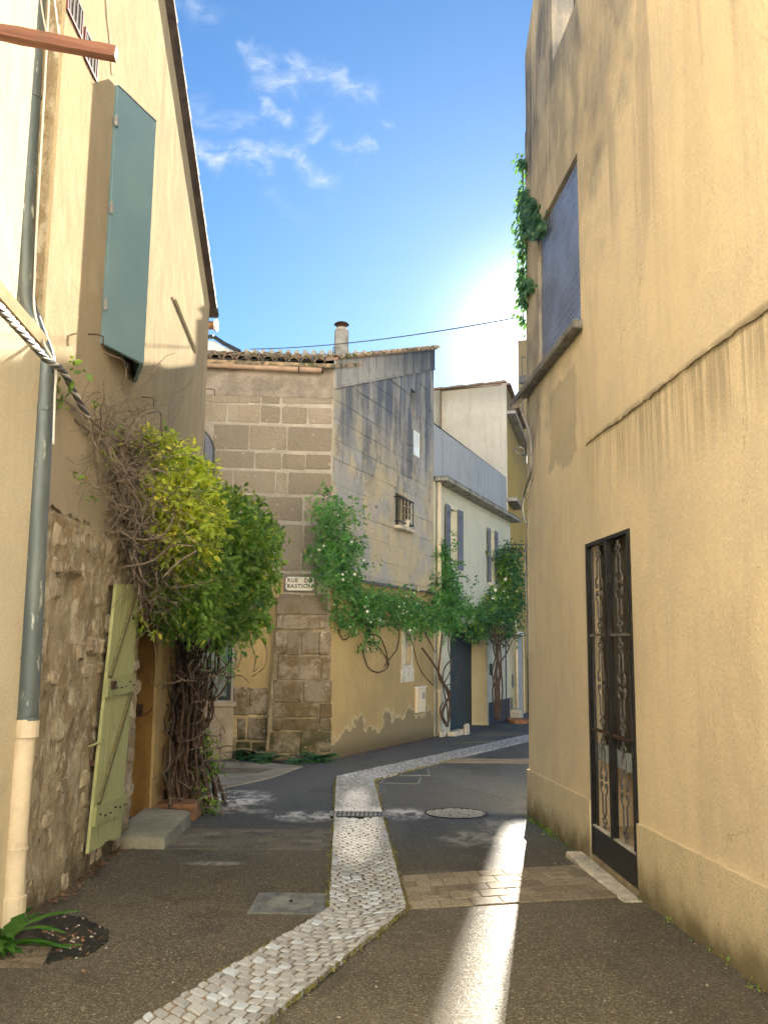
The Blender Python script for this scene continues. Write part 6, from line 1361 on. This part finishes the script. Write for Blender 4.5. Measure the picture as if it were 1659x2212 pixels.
for i in range(5): a = i * 1.2566; fm_.add([(0, 0, 0), (.5 * cos(a - .5), .5 * sin(a - .5), .12), (cos(a), sin(a), .05), (.5 * cos(a + .5), .5 * sin(a + .5), .12)], [(0, 1, 2, 3)])
fme = fm_.mesh('flower', M_FLOWER)
for i in range(75):
    p = JL[r_.integers(len(JL))] + np.array([SR.n[0], SR.n[1], 0]) * .07; inst('flower', fme, JV, Matrix.Translation(p) @ Matrix.Rotation(r_.uniform(.8, 1.9), 4, 'X') @ Matrix.Rotation(r_.uniform(0, 6), 4, 'Z') @ Matrix.Scale(r_.uniform(.02, .036), 4))
# -- vine on the cream house
CV = empty('climbing_vine', G_.at(1.0, gz(22.1), .25), label='climbing plant with twisted dark trunk beside the dark garage door', cat='climbing plant')
pg = [(950, 1200, 12, 40), (958, 1240, 24, 30), (955, 1280, 30, 34), (965, 1310, 30, 30), (985, 1320, 20, 16), (1000, 1312, 24, 14), (1020, 1318, 26, 12), (1045, 1325, 22, 14), (965, 1350, 20, 20), (950, 1330, 16, 26)]
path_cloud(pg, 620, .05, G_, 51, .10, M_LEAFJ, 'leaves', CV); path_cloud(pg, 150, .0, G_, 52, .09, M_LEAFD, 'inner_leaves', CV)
mb = MB()
for P_, rr in (([(968, 1568), (966, 1530), (960, 1500), (956, 1470), (962, 1440), (985, 1420), (995, 1435), (985, 1470), (965, 1480)], .022), ([(966, 1568), (955, 1545), (962, 1520), (972, 1500), (958, 1475), (940, 1440), (912, 1400)], .04), ([(960, 1475), (975, 1440), (968, 1400), (972, 1350)], .018), ([(968, 1560), (972, 1520), (964, 1490), (948, 1460), (950, 1420), (955, 1370)], .035), ([(958, 1560), (950, 1535), (958, 1515)], .02)):
    mb.tube(smooth_pts([G_.p(*G_.sz(u, v, .25), .25) for u, v in P_], 6), [rr * (1 - .5 * i / (len(P_) * 6)) for i in range((len(P_) - 1) * 6 + 1)], 6)
mb.obj('trunk', M_BARK, CV, smooth=True)
# -- white rose on the trellis
RV = empty('climbing_rose', G_.at(7.0, gz(27), .4), label='climbing rose with white blooms and a bundle of dark stems beside the far trellis', cat='climbing plant')
py = [(1112, 1195, 18, 18), (1110, 1225, 11, 30), (1114, 1268, 9, 30), (1128, 1240, 14, 36), (1096, 1300, 22, 26), (1120, 1300, 22, 30), (1080, 1330, 30, 22), (1110, 1345, 28, 22), (1128, 1280, 12, 34), (1060, 1350, 20, 12), (1050, 1362, 12, 8), (1130, 1200, 8, 22)]
def YF(u): return G_
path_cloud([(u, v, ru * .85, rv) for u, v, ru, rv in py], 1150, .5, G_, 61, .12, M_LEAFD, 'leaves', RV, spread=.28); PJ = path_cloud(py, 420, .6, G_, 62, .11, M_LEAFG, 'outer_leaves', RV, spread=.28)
mb = MB(); r2 = np.random.default_rng(9)
for i in range(12):
    u0 = 1078 + r2.normal(0, 6); pts = [(u0, 1556), (u0 - 3 + r2.normal(0, 4), 1500), (u0 + r2.normal(0, 6), 1450), (u0 + r2.normal(0, 8), 1400), (u0 + r2.normal(0, 12), 1372), (u0 + r2.uniform(-20, 45), 1345)]
    mb.tube(smooth_pts([G_.p(*G_.sz(u, v, .4), .4) for u, v in pts], 4), .022, 5)
for P_ in ([(1085, 1400), (1105, 1378), (1130, 1368)], [(1080, 1390), (1100, 1395), (1110, 1380), (1136, 1372)], [(1082, 1400), (1060, 1372), (1050, 1352)]): mb.tube(smooth_pts([G_.p(*G_.sz(u, v, .45), .45) for u, v in P_], 5), .016, 4)
mb.obj('stems', M_BARK, RV, smooth=True)
for i in range(26):
    p = PJ[r_.integers(len(PJ))] + np.array([G_.n[0], G_.n[1], 0]) * .1; inst('flower', fme, RV, Matrix.Translation(p) @ Matrix.Rotation(r_.uniform(.8, 1.9), 4, 'X') @ Matrix.Scale(r_.uniform(.04, .07), 4))
e = empty('stone_pot', G_.at(6.4, gz(27), .55), label='low dark pot of dead leaves at the foot of the far climbing rose', cat='pot'); mb = MB(); mb.tube([(0, 0, 0), (0, 0, .12), (0, 0, .14)], [.3, .34, .30], 12); mb.obj('bowl', M_TERRA, e, G_.at(6.4, gz(27), .55))
# -- ivy hanging over the corner of the ochre house
b_ = R_.p(.15, 6.9, .02); wi = Matrix.Translation(b_); IV = empty('ivy', wi, label='ivy garland hanging down the upper far corner of the ochre house', cat='climbing plant')
P, D, Nn = [], [], []; r3 = np.random.default_rng(77)
for u, v, ru, rv, n in ((1127, 350, 6, 16, 70), (1128, 385, 4, 20, 14), (1131, 425, 10, 18, 90), (1140, 445, 16, 18, 150), (1150, 470, 16, 22, 190), (1160, 495, 10, 16, 100), (1133, 480, 9, 40, 170), (1127, 530, 5, 40, 90), (1128, 590, 6, 34, 80), (1134, 615, 12, 16, 130), (1130, 645, 6, 22, 60), (1128, 690, 4, 25, 26)):
    for i in range(n):
        uu, vv = u + r3.normal() * ru * .55, v + r3.normal() * rv * .55; ss, zz = R_.sz(uu, vv, .04); P.append(R_.p(ss, zz, abs(r3.normal(.03, .04)))); D.append(np.array([-.3, -.1, -1]) + r3.normal(size=3) * .35); Nn.append(np.array([-.8, -.5, .3]) + r3.normal(size=3) * .35)
P, D, Nn = map(np.array, (P, D, Nn)); scatter('ivy_leaves', P, D, Nn, r3.uniform(.05, .085, len(P)), LEAF_V * np.array([1, 1.5, 1]), LEAF_F, M_IVY, IV, wi, kind='stuff')
mb = MB(); mb.tube([R_.p(*R_.sz(u, v, .03), .02) - b_ for u, v in ((1128, 345), (1127, 400), (1133, 450), (1128, 520), (1127, 600), (1130, 660), (1127, 700))], .008, 4); mb.obj('stem', M_BARK, IV, wi)
# -- weeds
def weed(name, label, p0, n, L, seed, W=.3, mat=M_LEAFG, tilt=.9, group=None):
    r4 = np.random.default_rng(seed); w_ = Matrix.Translation(p0); e = empty(name, w_, label=label, cat='weed', group=group); mb = MB()
    me_ = None
    for i in range(n):
        a = r4.uniform(0, 6.28); l = L * r4.uniform(.6, 1.15); el = r4.uniform(.35, tilt); m = 9; mbl = MB(); side = np.array([-sin(a), cos(a), 0]); pts = []
        for j in range(m + 1):
            t = j / m; out = l * t * cos(el * (1 - .7 * t)); zz = l * (sin(el) * t - .55 * t * t); w__ = l * W * .5 * (sin(pi * min(1, t * .9 + .08)) ** .8) * (1.0 if j % 2 else .45)
            c = np.array([cos(a) * out, sin(a) * out, max(zz, .01)]); pts += [c - side * w__, c + np.array([0, 0, .008]), c + side * w__]
        mbl.add(pts, [(3 * j + q, 3 * j + q + 1, 3 * j + 4 + q, 3 * j + 3 + q) for j in range(m) for q in range(2)]); mbl.obj('leaf', mat, e, w_)
    return e
M_WEED = mat_leaf('bright_weed_leaf', (.05, .16, .02), (.09, .24, .035), 0)
weed('weed', 'large dandelion weed at the foot of the cream plastic downpipe', np.array([-2.10, 5.22, gz(5.22)]), 34, .40, 5, mat=M_WEED, W=.22, tilt=1.25)
for u, v, n, L, sd_ in ((545, 1640, 30, .38, 1), (575, 1648, 22, .30, 2), (690, 1646, 26, .30, 3), (640, 1650, 12, .18, 4), (525, 1625, 14, .4, 6)):
    p = gnd(u, v); lab = {1: 'dark leafy weed clump at the foot of the stone wall left of the corner pier', 2: 'smaller weed clump against the left side of the corner pier', 3: 'dark green weed clump at the right foot of the corner pier', 4: 'tiny weed in the middle of the corner pier foot', 6: 'tall weed below the pinkish render by the left window'}[sd_]
    weed('weed', lab, p, n * 2, L * 1.25, sd_ + 40, .35, M_LEAFD, 1.3, group='weeds at the foot of the stone house')
mb = MB(); P, D, Nn = [], [], []
for i in range(260):
    s_ = r_.choice([r_.uniform(.3, 1.3), r_.uniform(0, 2.3), r_.uniform(3.5, 7)], p=[.5, .2, .3]); q = R_.p(s_, 0, .03 + abs(r_.normal(0, .03))); q[2] = gz(q[1]) + r_.uniform(0, .03); P.append(q); D.append(r_.normal(size=3) + [0, 0, .8]); Nn.append(r_.normal(size=3) + [0, 0, .5])
P, D, Nn = map(np.array, (P, D, Nn)); scatter('wall_foot_weeds', P, D, Nn, r_.uniform(.015, .04, len(P)), LEAF4_V, LEAF4_F, M_LEAFG, kind='stuff')
P, D, Nn = [], [], []
for i in range(900):
    if i < 620: q = SR.p(r_.uniform(0, SRL), 0, .04 + abs(r_.normal(0, .09)))
    else: q = L_.p(r_.uniform(-.2, 2.2), 0, .05 + abs(r_.normal(0, .05)))
    q[2] = gz(q[1]) + .012; P.append(q); D.append(r_.normal(size=3) * [1, 1, .2]); Nn.append(r_.normal(size=3) * .3 + [0, 0, 1])
P, D, Nn = map(np.array, (P, D, Nn)); scatter('wall_foot_litter', P, D, Nn, r_.uniform(.015, .05, len(P)), LEAF4_V, LEAF4_F, M_LEAFDRY, kind='stuff')
